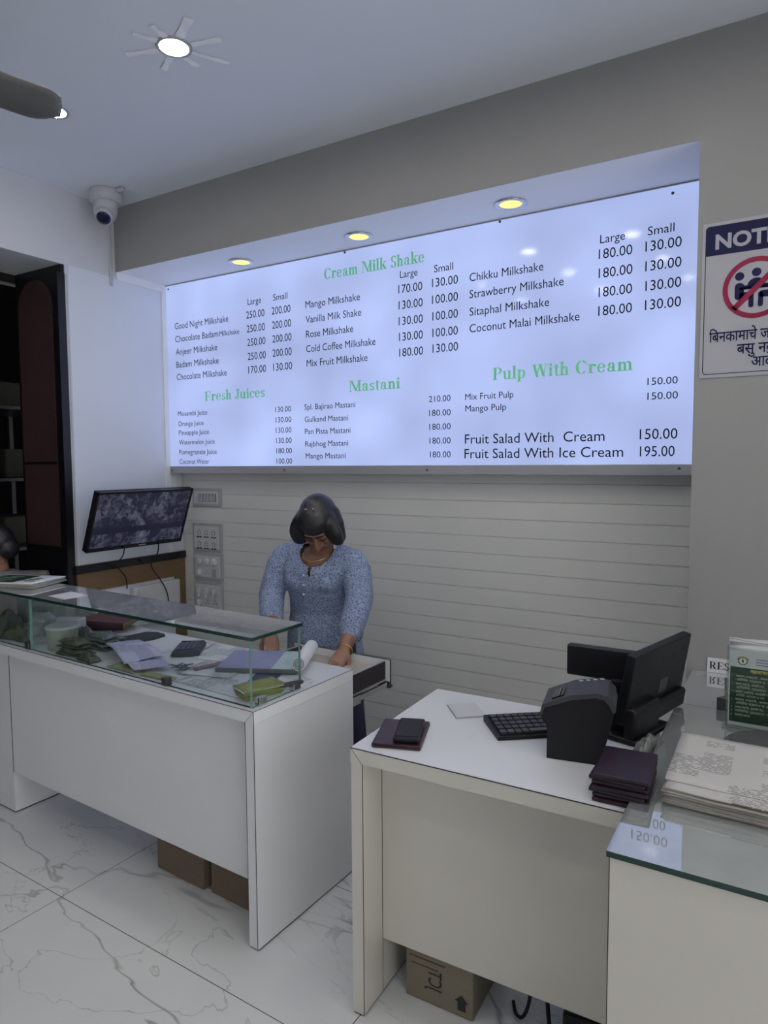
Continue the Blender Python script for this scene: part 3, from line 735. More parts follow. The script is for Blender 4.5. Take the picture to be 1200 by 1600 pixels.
# dome camera with its trunking
t = thing('security_camera', 'white dome security camera in the corner under the ceiling', 'camera', (0.035, -0.635, ZC))
b = MB(); b.lathe([(0.082, 0.0), (0.085, -0.008), (0.085, -0.058), (0.074, -0.064), (0.02, -0.066)], 32); b.box(0.05, 0.135, -0.010, 0.012, -0.022, -0.006); b.build('base', 'cam_white', t, True)
R1 = Matrix.Translation((0.004, -0.012, -0.108)) @ Vector((0.42, -0.52, -0.74)).to_track_quat('Z', 'Y').to_matrix().to_4x4()
b = MB(); b.tube([(0.002, -0.004, -0.05), (0.004, -0.012, -0.10)], 0.062, 28); b.ell((0, 0, 0.0), (0.060, 0.060, 0.066), R1, 28, 18); b.build('dome', 'cam_white', t, True)
b = MB(); b.tube([(0, 0, 0.03), (0, 0, 0.066)], [0.050, 0.043], 28, T=R1, cap=False); b.build('lens_collar', 'cam_white', t, True)
b = MB(); b.lathe([(0.036, 0.060), (0.036, 0.0675), (0.022, 0.071), (0.004, 0.072)], 28, T=R1); b.build('lens_window', 'cam_glass', t, True)
b = MB(); b.rbox(XL + .001, XL + 0.014, -0.497, -0.479, 2.545, 2.965, 0.002)
tag(b.build('cable_trunking', 'cam_white'), 'thin white vertical cable trunking on the left wall under the dome camera', 'trunking')

# ================================================================== WALL THINGS
t = thing('television', 'black flat television tilted down on the white pier, showing dim security footage', 'television', (0.06, -0.487, 1.22))
ang = math.atan2(0.12, 0.323)
R2 = Matrix.Rotation(ang, 4, 'Y')
def TVB(): return MB()
b = MB(); b.rbox(-0.030, 0.0, -0.330, 0.330, -0.174, 0.174, 0.005, T=R2); b.build('back_shell', 'black_plastic', t)
b = MB()
for (y0, y1, z0, z1) in ((-0.330, 0.330, 0.160, 0.174), (-0.330, 0.330, -0.174, -0.153), (-0.330, -0.317, -0.174, 0.174), (0.317, 0.330, -0.174, 0.174)):
    b.box(0.0, 0.008, y0, y1, z0, z1, T=R2)
b.build('bezel', 'black_gloss', t)
b = MB(); b.box(0.0, 0.004, -0.317, 0.317, -0.153, 0.160, T=R2); b.build('screen', 'cctv', t)
b = MB(); b.box(0.0082, 0.0088, 0.01, 0.06, -0.166, -0.160, T=R2); b.build('badge', 'frame_alu', t)
b = MB(); b.box(-0.20, -0.19, -0.08, 0.08, -0.10, 0.10); b.tube([(-0.195, 0, 0.02), (-0.10, 0, 0.02), (-0.03, 0, 0.0)], 0.014, 10); b.box(-0.055, -0.028, -0.06, 0.06, -0.06, 0.06, T=R2); b.build('wall_bracket', 'steel_dark', t)
def cord(name, pts, r, label, cat='cable', mat='black_plastic'):
    b = MB(); b.tube(pts, r, 8, smooth=3); return tag(b.build(name, mat, smooth=True), label, cat)
for pts in ([(0.02, -0.58, 1.06), (-0.005, -0.575, 1.00), (-0.07, -0.585, 0.965), (-0.098, -0.53, 0.925), (-0.100, -0.48, 0.87), (-0.110, -0.47, 0.80)],
            [(0.015, -0.335, 1.065), (0.0, -0.33, 0.99), (-0.06, -0.335, 0.955), (-0.085, -0.31, 0.90), (-0.075, -0.25, 0.82), (-0.070, -0.20, 0.73), (-0.075, -0.19, 0.60)]):
    b = MB(); b.tube([(x - .06, y + .487, z - 1.22) for x, y, z in pts], .0035, 8, smooth=3); b.build('cord', 'black_plastic', t, True)
b = MB(); b.rbox(XL + 0.016, XL + 0.060, -0.435, -0.085, 0.56, 0.800, 0.010, 3)
bx = tag(b.build('junction_box', 'white_plastic'), 'white plastic box on the brown framing under the television', 'box')
b = MB(); b.rbox(XL + 0.0602, XL + 0.064, -0.410, -0.110, 0.58, 0.780, 0.0015); b.build('cover', 'white_plastic', bx)
b = MB(); b.box(XL, XL + 0.006, -0.69, -0.085, 0, 0.815)
struct(b.build('trim_7', 'panel_white'))

SW = [((-0.036, 0.208, 1.262, 1.374), 'row'), ((-0.042, 0.207, 0.978, 1.156), 'rows'), ((-0.043, 0.210, 0.797, 0.970), 'knobs'), ((-0.042, 0.206, 0.605, 0.785), 'plugs')]
LB = {'row': 'narrow grey switch plate at the top of the column, one row of rocker switches', 'rows': 'square grey socket plate second from the top, three by two sockets',
      'knobs': 'square grey switch plate with four round regulator knobs', 'plugs': 'lowest grey socket plate with small white plugs in it'}
for (x0, x1, z0, z1), k in SW:
    w, h = x1 - x0, z1 - z0
    t = thing('switch_board', LB[k], 'switch', ((x0 + x1) / 2, 0, z0), group='switch plates on the panelled wall')
    b = MB(); b.rbox(-w / 2, w / 2, -0.014, 0.0, 0, h, 0.004); b.build('plate', 'ivory', t)
    b = MB(); b.rbox(-w / 2 + .018, w / 2 - .018, -0.018, -0.013, 0.018, h - .018, 0.002); b.build('inner_plate', 'white_plastic', t)
    if k == 'row':
        for i in range(6):
            x = -0.068 + i * 0.026
            b = MB(); b.prism([(-0.018, 0.030), (-0.026, 0.034), (-0.020, 0.080), (-0.018, 0.082)], x, x + 0.020, 'x'); b.build('rocker', 'ivory', t)
            b = MB(); b.box(x + .0205, x + .0255, -0.0186, -0.018, 0.030, 0.082); b.build('gap', 'ink', t)
    else:
        for r_ in range(2):
            for c_ in range(3):
                x = -0.062 + c_ * 0.062; z = h * (0.68 - 0.40 * r_)
                T_ = Matrix.Translation((x, -0.018, z)) @ Matrix.Rotation(pi / 2, 4, 'X')
                if k == 'rows':
                    b = MB()
                    for dx, dz in ((0, .012), (-.012, .002), (.012, .002), (-.010, -.012), (.010, -.012)): b.lathe([(0.0038, 0.0), (0.0038, 0.0008)], 8, T=T_ @ Matrix.Translation((dx, dz, 0)))
                    b.box(x - .020, x - .003, -.0192, -.018, z - .034, z - .026); b.box(x + .003, x + .020, -.0192, -.018, z - .034, z - .026)
                    b.build('socket', 'ink', t)
                elif k == 'knobs' and (r_ == 0 or c_ == 0):
                    b = MB(); b.lathe([(0.024, 0), (0.024, 0.006), (0.020, 0.016), (0.016, 0.019)], 20, T=T_); b.build('regulator_knob', 'white_plastic', t, True)
                elif k == 'knobs':
                    b = MB()
                    if c_ == 2:
                        b.rbox(x - .018, x - .002, -.024, -.018, z - .024, z + .024, .002); b.rbox(x + .002, x + .018, -.024, -.018, z - .024, z + .024, .002)
                        b.build('rocker', 'ivory', t)
                    else:
                        for dx, dz in ((0, .010), (-.010, -.006), (.010, -.006)): b.lathe([(0.0036, 0.0), (0.0036, 0.0008)], 8, T=T_ @ Matrix.Translation((dx, dz, 0)))
                        b.build('socket', 'ink', t)
                elif k == 'plugs' and (r_ == 0 or c_ == 0):
                    b = MB(); b.rbox(x - .014, x + .014, -.044, -.018, z - .018, z + .018, .005); b.tube([(x + .004, -.036, z - .012), (x + .012, -.046, z - .032)], 0.006, 8); b.build('plug', 'white_plastic', t, True)
                else:
                    b = MB()
                    for dx, dz in ((0, .012), (-.012, -.006), (.012, -.006)): b.lathe([(0.0042, 0.0), (0.0042, 0.0008)], 8, T=T_ @ Matrix.Translation((dx, dz, 0)))
                    b.build('socket', 'ink', t)

# notice on the right wall
t = thing('notice_sign', 'white notice sign with navy band and red barred circle on the right wall', 'sign', (2.937, YS, 1.814))
def NS(x, z): return (x - 2.937, -0.0055, z - 1.814)
NW, NH = 0.336, 0.526
b = MB(); b.rbox(0, NW, -0.004, 0, 0, NH, 0.0015); b.build('board', 'sign_white', t)
def rr(x0, x1, z0, z1, r, n=6):
    out = []
    for cx, cz, a0 in ((x1 - r, z0 + r, -90), (x1 - r, z1 - r, 0), (x0 + r, z1 - r, 90), (x0 + r, z0 + r, 180)):
        out += [(cx + r * cos(radians(a0 + 90 * k / n)), cz + r * sin(radians(a0 + 90 * k / n))) for k in range(n + 1)]
    return out
def ringpoly(mb, outer, inner, y0, y1):
    n = len(outer)
    vs = [(x, y1, z) for x, z in outer] + [(x, y1, z) for x, z in inner] + [(x, y0, z) for x, z in outer] + [(x, y0, z) for x, z in inner]
    fs = []
    for i in range(n):
        j = (i + 1) % n
        fs += [(i, j, n + j, n + i), (2 * n + i, 2 * n + j, j, i), (n + i, n + j, 3 * n + j, 3 * n + i)]
    return mb.add(vs, fs)
b = MB(); ringpoly(b, rr(.010, NW - .010, .012, NH - .012, .012), rr(.0125, NW - .0125, .0145, NH - .0145, .0105), -.004, -.0045); b.build('border', 'sign_navy', t)
pl = [p for p in rr(.0125, NW - .0125, .2, NH - .0145, .011) if p[1] > .3]
pl = [(.0125, .415)] + [(NW - .0125, .415)] + pl
b = MB(); b.prism(pl, -.0048, -.004, 'y'); b.build('header_band', 'sign_navy', t)
text_mb('NOTICE', 2.978, 3.232, 2.250, 0.046, NS, 0.035).build('header_lettering', 'sign_white', t)
cx, cz, R_ = 3.105, 2.106, 0.101
b = MB()
co = [(cx - 2.937 + R_ * cos(2 * pi * k / 48), cz - 1.814 + R_ * sin(2 * pi * k / 48)) for k in range(48)]
ci = [(cx - 2.937 + (R_ - .016) * cos(2 * pi * k / 48), cz - 1.814 + (R_ - .016) * sin(2 * pi * k / 48)) for k in range(48)]
ringpoly(b, co, ci, -.004, -.0058)
dd = .009 / math.sqrt(2); q = (R_ - .008) / math.sqrt(2); X0, Z0 = cx - 2.937, cz - 1.814
b.prism([(X0 - q + dd, Z0 - q - dd), (X0 + q + dd, Z0 + q - dd), (X0 + q - dd, Z0 + q + dd), (X0 - q - dd, Z0 - q + dd)], -.0058, -.004, 'y')
b.build('prohibition_ring', 'sign_red', t)
b = MB()
def disc(x, z, rx, rz, y=-.0048): b.prism([(x + rx * cos(2 * pi * k / 20), z + rz * sin(2 * pi * k / 20)) for k in range(20)], y, -.004, 'y')
for sx in (-1, 1):
    hx = X0 + sx * .050
    disc(hx, Z0 + .042, .014, .014); b.prism(rr(hx - .014, hx + .014, Z0 - .036, Z0 + .020, .012), -.0048, -.004, 'y')
    b.prism(rr(min(hx, hx - sx * .040), max(hx, hx - sx * .040), Z0 - .034, Z0 - .012, .008), -.0048, -.004, 'y')
    b.prism(rr(hx - sx * .036 - .0075, hx - sx * .036 + .0075, Z0 - .064, Z0 - .016, .006), -.0048, -.004, 'y')
    b.prism(rr(min(hx, hx - sx * .04), max(hx, hx - sx * .04), Z0 - .004, Z0 + .004, .003), -.0048, -.004, 'y')
disc(X0, Z0 + .050, .014, .014); b.prism([(X0 + .026 * cos(radians(a)), Z0 + .008 + .024 * sin(radians(a))) for a in range(0, 181, 12)], -.0048, -.004, 'y'); b.prism(rr(X0 - .038, X0 + .038, Z0 - .001, Z0 + .010, .003), -.0048, -.004, 'y')
b.build('pictogram', 'sign_navy', t)
for (s, x0, x1, z, c) in (('\u093f\u092c\u0928\u0915\u093e\u092e\u093e\u091a\u0947 \u091c\u093e', 2.966, 3.160, 1.936, .034), ('\u092c\u0938\u0941 \u0928\u0935\u0947', 3.053, 3.165, 1.890, .034), ('\u0906\u0926\u0947', 3.098, 3.160, 1.845, .034)):
    text_mb(s, x0, x1, z, c, NS, 0.012).build('lettering', 'sign_navy', t)

# what shows of the room beyond the opening
b = MB(); b.rbox(-1.30, -1.12, -0.62, -0.33, 2.72, 2.80, .006); fx = tag(b.build('tube_fitting', 'clutter'), 'dusty grey tube fitting near the ceiling of the dark room', 'light fitting')
b = MB(); b.tube([(-1.21, -0.60, 2.71), (-1.21, -0.35, 2.71)], .012, 10); b.build('tube', 'paper_grey', fx)
b = MB(); b.box(-0.70, -0.69, -0.70, -0.50, 2.47, 2.48); b.box(-0.70, -0.69, -0.56, -0.53, 2.30, 2.47); b.box(-.705, -.60, -.555, -.535, 2.474, 2.482)
tag(b.build('hanging_bracket', 'clutter'), 'thin metal bracket hanging in the dark opening', 'bracket')
cord('loose_cable', [(-0.80, -0.52, 2.45), (-0.80, -0.50, 2.2), (-0.79, -0.49, 1.95), (-0.82, -0.50, 1.7), (-0.78, -0.50, 1.5), (-0.76, -0.49, 1.35)], .005, 'grey cable hanging down inside the dark opening', mat='clutter')
t = thing('storage_shelf', 'dark shelf unit of dusty goods far left in the dark room', 'shelf', (-1.62, -0.35, 0))
b = MB()
for x in (-.36, .36):
    for y in (-.32, .32): b.box(x - .015, x + .015, y - .015, y + .015, 0, 2.0)
b.build('upright', 'steel_dark', t)
for z in (.45, .95, 1.42, 1.9):
    b = MB(); b.box(-.375, .375, -.335, .335, z, z + .02); b.build('shelf_board', 'steel_dark', t)
for i, (z, y, h, w) in enumerate(((.97, .05, .20, .24), (.97, -.22, .26, .20), (1.44, .08, .20, .26), (1.44, -.2, .30, .2), (1.92, .0, .18, .3))):
    b = MB(); b.rbox(-1.62 - .14, -1.62 + .2, -.35 + y - w / 2, -.35 + y + w / 2, z, z + h, .012)
    tag(b.build('carton', 'clutter'), ['dusty grey carton on the middle shelf of the dark room', 'tall dusty carton on the middle shelf of the dark room', 'dusty carton on the upper shelf of the dark room', 'tall carton on the upper shelf of the dark room', 'flat carton on top of the dark room shelf'][i], 'carton', 'cartons in the dark room')
# ================================================================== LEFT COUNTER
TH = -0.0441
LX, LY = 1.841, -1.5584
def LC(x, y, z=0.0): return (LX + cos(TH) * x - sin(TH) * y, LY + sin(TH) * x + cos(TH) * y, z)
DEP = 0.512
t = thing('billing_counter', 'long white laminate counter with an open drawer and a glass case along its front', 'counter', (LX, LY, 0), TH)
b = MB(); b.box(-1.90, 0, 0, DEP, HL - .040, HL); b.build('worktop', 'lam_top', t)
b = MB(); b.box(-0.038, 0, 0, DEP, 0.006, HL - .0405); b.build('end_panel', 'lam', t)
b = MB(); b.box(-1.90, -1.50, 0.045, DEP, 0.006, HL - .0405); b.build('pedestal', 'lam', t)
b = MB(); b.box(-1.499, -0.0385, 0.045, 0.063, 0.185, HL - .0405); b.build('front_panel', 'lam', t)
b = MB(); b.box(-1.90, 0.0, -0.003, -0.0002, HL - .040, HL - 0.001); b.build('fascia', 'lam', t)
b = MB()
b.box(-0.0006, 0.0006, -0.0038, -0.0022, 0.006, HL - .002); b.box(-1.90, 0.0, -0.0036, -0.0026, HL - .0016, HL + .0002); b.box(-0.0004, 0.0006, 0, DEP, HL - .0016, HL + .0001)
b.box(-0.034, -0.002, 0.004, DEP - .004, 0.0005, 0.006); b.box(-1.5005, -1.499, 0.043, 0.0452, 0.185, HL - .041); b.box(-0.0392, -0.0380, -0.001, 0.046, 0.19, HL - .041); b.box(-1.90, -1.502, 0.046, DEP - .004, 0.0005, 0.006)
b.prism([(-.0385, HL - .0403), (-.0378, HL - .0410), (-.0006, HL - .0012), (-.0013, HL - .0005)], -.0034, -.0028, 'y')
b.build('joint_line', 'joint', t)
d = MB(); d.box(-0.50, -0.045, 0.50, 0.80, 0.640, 0.648); dw = d.build('drawer', 'drawer_in', t)
for x0, x1 in ((-0.057, -0.045), (-0.50, -0.488)):
    d = MB(); d.box(x0, x1, 0.50, 0.802, 0.640, 0.722); d.build('side', 'drawer_side', dw)
    d = MB(); d.box(x0 - .0005, x1 + .0005, 0.50, 0.802, 0.722, 0.7245); d.build('rim', 'frame_alu', dw)
d = MB(); d.box(-0.488, -0.057, 0.50, 0.802, 0.690, 0.697); d.build('lining', 'drawer_in', dw)
d = MB(); d.box(-0.52, -0.028, 0.802, 0.816, 0.615, 0.728); d.build('drawer_front', 'steel_dark', dw)
d = MB(); d.box(-0.53, -0.026, 0.798, 0.8025, 0.640, 0.7265); d.build('front_lining', 'lam', dw)
d = MB(); d.box(-0.045, -0.032, 0.46, 0.79, 0.618, 0.636); d.box(-0.034, -0.028, 0.46, 0.60, 0.610, 0.644); d.lathe([(.004, 0), (.004, .003)], 10, T=Matrix.Translation((-.028, .55, .627)) @ Matrix.Rotation(pi / 2, 4, 'Y')); d.build('slide_rail', 'chrome', dw)
d = MB(); d.lathe([(0.012, 0), (0.016, 0.004), (0.016, 0.010), (0.010, 0.014)], 16, T=Matrix.Translation((-0.045, 0.822, 0.606))); d.build('lock_knob', 'steel_dark', dw, True)

# glass case
CT = 0.987
t = thing('glass_case', 'low clear glass case with green edges and chrome clips along the counter front', 'display case', (LX, LY, HL), TH)
b = MB(); b.box(-1.88, -0.0315, 0.016, 0.026, 0.001, CT - HL - .0005, 0, sides=1); b.build('front_pane', ['glass', 'glass_edge'], t)
b = MB(); b.box(-0.031, -0.021, 0.016, 0.245, 0.001, CT - HL - .0005, 0, sides=1); b.build('side_pane', ['glass', 'glass_edge_light'], t)
b = MB(); b.box(-1.88, -0.004, 0.000, 0.238, CT - HL, CT - HL + .011, 0, sides=1); b.build('top_pane', ['glass_top', 'glass_edge'], t)
b = MB(); b.box(-1.269, -1.2665, 0.0155, 0.0265, 0.002, .215); b.build('pane_joint', 'glass_edge_light', t)
for (x, y, side) in ((-0.432, 0.023, 0), (-1.292, 0.023, 0), (-0.024, 0.06, 1), (-0.024, 0.222, 1)):
    b = MB()
    if side: b.rbox(x - .010, x + .012, y - .022, y + .012, 0.0005, 0.028, .002)
    else: b.rbox(x - .015, x + .015, y - .012, y + .010, 0.0005, 0.028, .002)
    b.build('clip', 'chrome' if side else 'steel_dark', t)

def LCO(mb, name, mats, x, y, z, rz, label, cat, group=None, smooth=False):
    return tag(mb.build(name, mats, smooth=smooth, loc=LC(x, y, z), rz=TH + rz), label, cat, group)
def sheet(name, label, cat, corners, z, mat, bump=0.002, group=None, lift=None, thick=0.0007):
    """a sheet of paper on the counter from its four corners p00 p10 p11 p01"""
    p = [Vector((*c, 0)) for c in corners]
    a = math.atan2(p[1].y - p[0].y, p[1].x - p[0].x); Rz = Matrix.Rotation(-a, 3, 'Z')
    l = [Rz @ (q - p[0]) for q in p]
    s1, s2 = rnd.random() * 6, rnd.random() * 6
    def fn(u, v):
        q = l[0] * (1 - u) * (1 - v) + l[1] * u * (1 - v) + l[2] * u * v + l[3] * (1 - u) * v
        h = bump * (1 + sin(5 * u + s1) * sin(4 * v + s2)) + (lift(u, v) if lift else 0)
        return (q.x, q.y, h + thick)
    b = MB(); b.grid(12, 12, fn, thick=thick)
    return LCO(b, name, mat, p[0].x, p[0].y, z, a, label, cat, group, True)

z = HL + 0.0005
PG = 'loose papers in the glass case'
sheet('paper_sheet', 'large printed sheet in the glass case, nearest the front corner and under the olive slips', 'paper', ((-.44, .06), (-.05, .06), (-.02, .30), (-.42, .31)), z, 'paper_print2', .001, PG)
sheet('paper_sheet', 'wide white printed sheet under the blue-grey calculator', 'paper', ((-.80, .20), (-.47, .17), (-.42, .46), (-.78, .48)), z + .001, 'paper', .001, PG)
sheet('paper_sheet', 'plain white sheet in the glass case behind the lilac receipt, before the black pouch', 'paper', ((-1.10, .22), (-.76, .26), (-.74, .50), (-1.12, .49)), z + .002, 'paper', .001, PG)
sheet('paper_sheet', 'white sheet stretching from the calculator towards the lilac pad', 'paper', ((-.61, .28), (-.46, .30), (-.44, .50), (-.70, .49)), z + .004, 'paper_print', .001, PG)
sheet('paper_sheet', 'slanted printed sheet between the keys and the lilac pad', 'paper', ((-.50, .12), (-.29, .18), (-.36, .34), (-.53, .28)), z + .003, 'paper_print', .001, PG)
sheet('paper_slip', 'dusty pink slip lying across the papers beside the keys', 'paper', ((-.49, .185), (-.46, .175), (-.415, .36), (-.445, .355)), z + .007, 'pink', .001)
sheet('receipt', 'lilac-white receipt bent upright against the front glass', 'receipt', ((-.965, .15), (-.735, .075), (-.70, .23), (-.93, .285)), z + .008, 'paper_lilac', .003, None, lambda u, v: .030 * (1 - u) * (1 - .4 * v) + .01 * sin(3 * u))
sheet('receipt', 'smaller lilac receipt lying to the right of the bent one', 'receipt', ((-.74, .065), (-.62, .045), (-.54, .14), (-.70, .19)), z + .008, 'paper_lilac', .003, None, lambda u, v: .012 * sin(4 * u) ** 2)
sheet('envelope', 'yellowish envelope at the foot of the front glass by the clip', 'envelope', ((-.60, .035), (-.44, .050), (-.455, .090), (-.61, .075)), z + .004, 'envelope', .001)
sheet('envelope', 'brownish envelope half under the lilac receipts', 'envelope', ((-.79, .035), (-.63, .035), (-.63, .09), (-.79, .10)), z + .003, 'envelope', .001)
sheet('paper_slip', 'small printed slip outside the glass by the counter end', 'paper', ((-.110, .255), (-.040, .25), (-.028, .325), (-.09, .34)), z + .002, 'paper_print', .0006)
sheet('paper_slip', 'navy printed card between the lilac pad and the olive slips', 'card', ((-.215, .190), (-.135, .225), (-.165, .310), (-.247, .270)), z + .006, 'navy', .0006)
for k in range(7):
    b = MB(); w, l = .085 + rnd.uniform(-.008, .008), .135 + rnd.uniform(-.01, .01)
    sx, sy = rnd.random() * 6, rnd.random() * 6
    b.grid(6, 8, lambda u, v: ((u - .5) * w, (v - .5) * l, .0044 + .0010 * sin(5 * u + sx) * sin(5 * v + sy)), thick=.0033)
    LCO(b, 'paper_slip', 'olive' if k != 5 else 'paper', -.095 - rnd.uniform(-.004, .004), .118 + rnd.uniform(-.005, .005), z + .004 + .0047 * k, radians(-20) + rnd.uniform(-.12, .12),
        ['olive slip at the bottom of the bundle in the case corner', 'second olive slip from the bottom of the corner bundle', 'third olive slip from the bottom of the corner bundle', 'middle olive slip of the corner bundle, fourth from the bottom',
         'olive slip just under the white one in the corner bundle', 'white slip second from the top of the corner bundle', 'topmost olive slip of the bundle in the case corner'][k], 'paper', 'slips bundled in the case corner', True)
# black pen case beside the slips
b = MB(); b.tube([(-.055, 0, .012), (.055, 0, .016)], [(.012, .008), (.011, .007)], 12); LCO(b, 'pen_case', 'grey_plastic', -.035, .185, z + .012, radians(62), 'dark narrow pen case leaning beside the olive slips', 'pen case', smooth=True)
# order pad with its rolled-back pages
a = math.atan2(.349 - .2, -.111 + .387)
t = thing('order_pad', 'thick lilac order pad with its pages rolled back over the end', 'pad', LC(-.387, .20, z + .005), TH + a)
b = MB(); b.rbox(0, .30, 0, .235, 0, .016, .002); b.build('page_block', 'pad_grey', t)
b = MB(); b.box(.003, .205, .003, .232, .0162, .0172); b.build('cover', 'pad_lilac', t)
b = MB(); b.box(.2055, .297, .003, .232, .0162, .0170); b.build('form_page', 'pad_mint', t)
b = MB()
spiral = [(.308 + (.024 - .0011 * k) * cos(radians(200 - 24 * k)), .038 + (.024 - .0011 * k) * sin(radians(200 - 24 * k))) for k in range(0, 36)]
n = len(spiral)
outer = spiral; inner = [(.308 + (x - .308) * .94, .038 + (zz - .038) * .94) for x, zz in spiral]
b.prism([(.308 + .025 * cos(2 * pi * k / 28), .037 + .025 * sin(2 * pi * k / 28)) for k in range(28)], -.004, .238, 'y')
b.build('rolled_pages', 'paper', t)
b = MB()
for k in range(3):
    r0 = .020 - .006 * k
    ringpoly(b, [(.308 + r0 * cos(2 * pi * q / 24), .037 + r0 * sin(2 * pi * q / 24)) for q in range(24)], [(.308 + (r0 - .0025) * cos(2 * pi * q / 24), .037 + (r0 - .0025) * sin(2 * pi * q / 24)) for q in range(24)], -.004, -.0052)
b.build('roll_edge', 'pad_grey', t)
# calculator
t = thing('calculator', 'blue-grey calculator lying on the white papers in the glass case', 'calculator', LC(-.685, .335, z + .007), TH + radians(38))
b = MB(); b.prism([(-.055, 0), (.055, 0), (.058, .012), (.048, .024), (-.050, .016)], -.075, .075, 'y'); b.build('body', 'calc', t)
kb = [(-.040 + .0195 * i, -.058 + .023 * j) for j in range(5) for i in range(4)]
for (kx, ky) in kb:
    b = MB(); b.rbox(kx, kx + .0155, ky, ky + .017, .0205 + .075 * (kx + .02) * .6, .0255 + .075 * (kx + .02) * .6, .002); b.build('key', 'calc_key', t)
b = MB(); b.box(-.04, .045, .058, .070, .021, .0245); b.build('display', 'black_gloss', t)
# black flat pouch, keys
b = MB(); b.prism([(-.055, -.08), (.05, -.085), (.062, .03), (.045, .085), (-.02, .082), (-.055, .05)], 0, .012, 'z'); LCO(b, 'pouch', 'grey_plastic', -1.02, .365, z + .004, radians(-10), 'flat black pouch among the papers below the maroon covers', 'pouch')
t = thing('key_bunch', 'bunch of keys on the papers behind the front glass clip', 'keys', LC(-.525, .165, z + .008), TH)
for k in range(6):
    a = k * 1.0 + .3; T_ = Matrix.Translation((0.008 * k - .02, .006 * sin(k * 2), .002 * k)) @ Matrix.Rotation(a, 4, 'Z')
    b = MB(); b.prism([(.011 * cos(2 * pi * q / 12), .011 * sin(2 * pi * q / 12)) for q in range(12)], 0, .002, T=T_); b.prism([(.009, -.003), (.05, -.003), (.05, .0), (.046, .004), (.04, .0015), (.034, .004), (.009, .003)], 0, .002, T=T_); b.build('key', 'steel_dark', t)
b = MB(); b.tube([(.016 * cos(2 * pi * q / 20), .016 * sin(2 * pi * q / 20), .010) for q in range(21)], .0014, 6, cap=False); b.build('key_ring', 'chrome', t)
# maroon covers, fanned
for k in range(8):
    b = MB(); b.rbox(-.125, .125, -.085, .085, 0, .0065, .001); b.box(-.121, .1265, -.083, .083, .0018, .0046, 1)
    LCO(b, 'menu_folder', ['folder_old', 'folder_edge'], -1.385 + .012 * k, .425 - .002 * k, z + .0068 * k, radians(34 - 2.2 * k),
        ['lowest', 'second lowest', 'third lowest', 'fourth lowest', 'fourth from the top', 'third from the top', 'second from the top', 'topmost'][k] + ' of the faded maroon folders fanned in the glass case', 'menu folder', 'maroon menu folders in the glass case')
# tub, ribbed jar, clear boxes, bags
t = thing('tub', 'round cloudy plastic tub with a pale lid behind the front glass', 'tub', LC(-1.185, .105, z))
b = MB(); b.lathe([(.052, 0), (.056, .004), (.062, .085), (.062, .088)], 32); b.build('body', 'tub', t, True)
b = MB(); b.lathe([(.064, .084), (.066, .086), (.066, .094), (.060, .097), (.02, .0955)], 32); b.build('lid', 'tub_lid', t, True)
b = MB()
prof = [(.030, 0), (.046, .010), (.050, .03)] + [(.052 + .003 * (k % 2), .035 + .006 * k) for k in range(12)] + [(.042, .115), (.030, .122)]
b.lathe(prof, 32, T=Matrix.Rotation(radians(12), 4, 'Y'))
t = LCO(b, 'ribbed_jar', 'clear_haze', -1.345, .10, z + .012, 0, 'clear ribbed plastic jar left of the cloudy tub', 'jar', smooth=True)
t = thing('clear_box', 'clear plastic box of papers at the left back of the glass case', 'box', LC(-1.60, .33, z), TH + radians(12))
b = MB()
b.box(-.15, .15, -.09, -.087, 0, .13); b.box(-.15, .15, .087, .09, 0, .13); b.box(-.15, -.147, -.087, .087, 0, .13); b.box(.147, .15, -.087, .087, 0, .13); b.box(-.147, .147, -.087, .087, 0, .003)
b.build('walls', 'clear_haze', t)
b = MB(); b.rbox(-.12, .05, -.07, .06, .004, .10, .004); b.build('contents', 'paper_grey', t)
b = MB(); b.rbox(-.065, .065, -.035, .035, 0, .075, .006); LCO(b, 'medicine_box', 'tub_lid', -1.36, .24, z + .002, radians(28), 'small whitish box tilted between the jar and the maroon folders', 'box')
def crumple(w, d, h, seed, T=None, sub=36):
    r = random.Random(seed); ph = [r.uniform(0, 6) for _ in range(8)]
    def fn(u, v):
        x, y = (u - .5) * 2, (v - .5) * 2
        e = max(0.0, 1 - (abs(x) ** 3 + abs(y) ** 3) * .55)
        q = .62 + .20 * sin(3.2 * x + ph[0] + 1.2 * sin(2 * y + ph[1])) + .13 * sin(5.5 * y + ph[2] + 1.5 * sin(3 * x + ph[3])) + .05 * sin(11 * (x + y) + ph[4]) + .04 * abs(sin(9 * x - 7 * y + ph[5]))
        k = 1 + .08 * sin(4 * x + ph[5]) + .08 * sin(4 * y + ph[6])
        edge = min(1.0, 6 * (1 - max(abs(x), abs(y))))
        return (x * w * k, y * d * k, .0035 + max(0.0, h * e * q * edge ** .6))
    b = MB(); b.grid(sub, sub, fn, thick=.003); return b
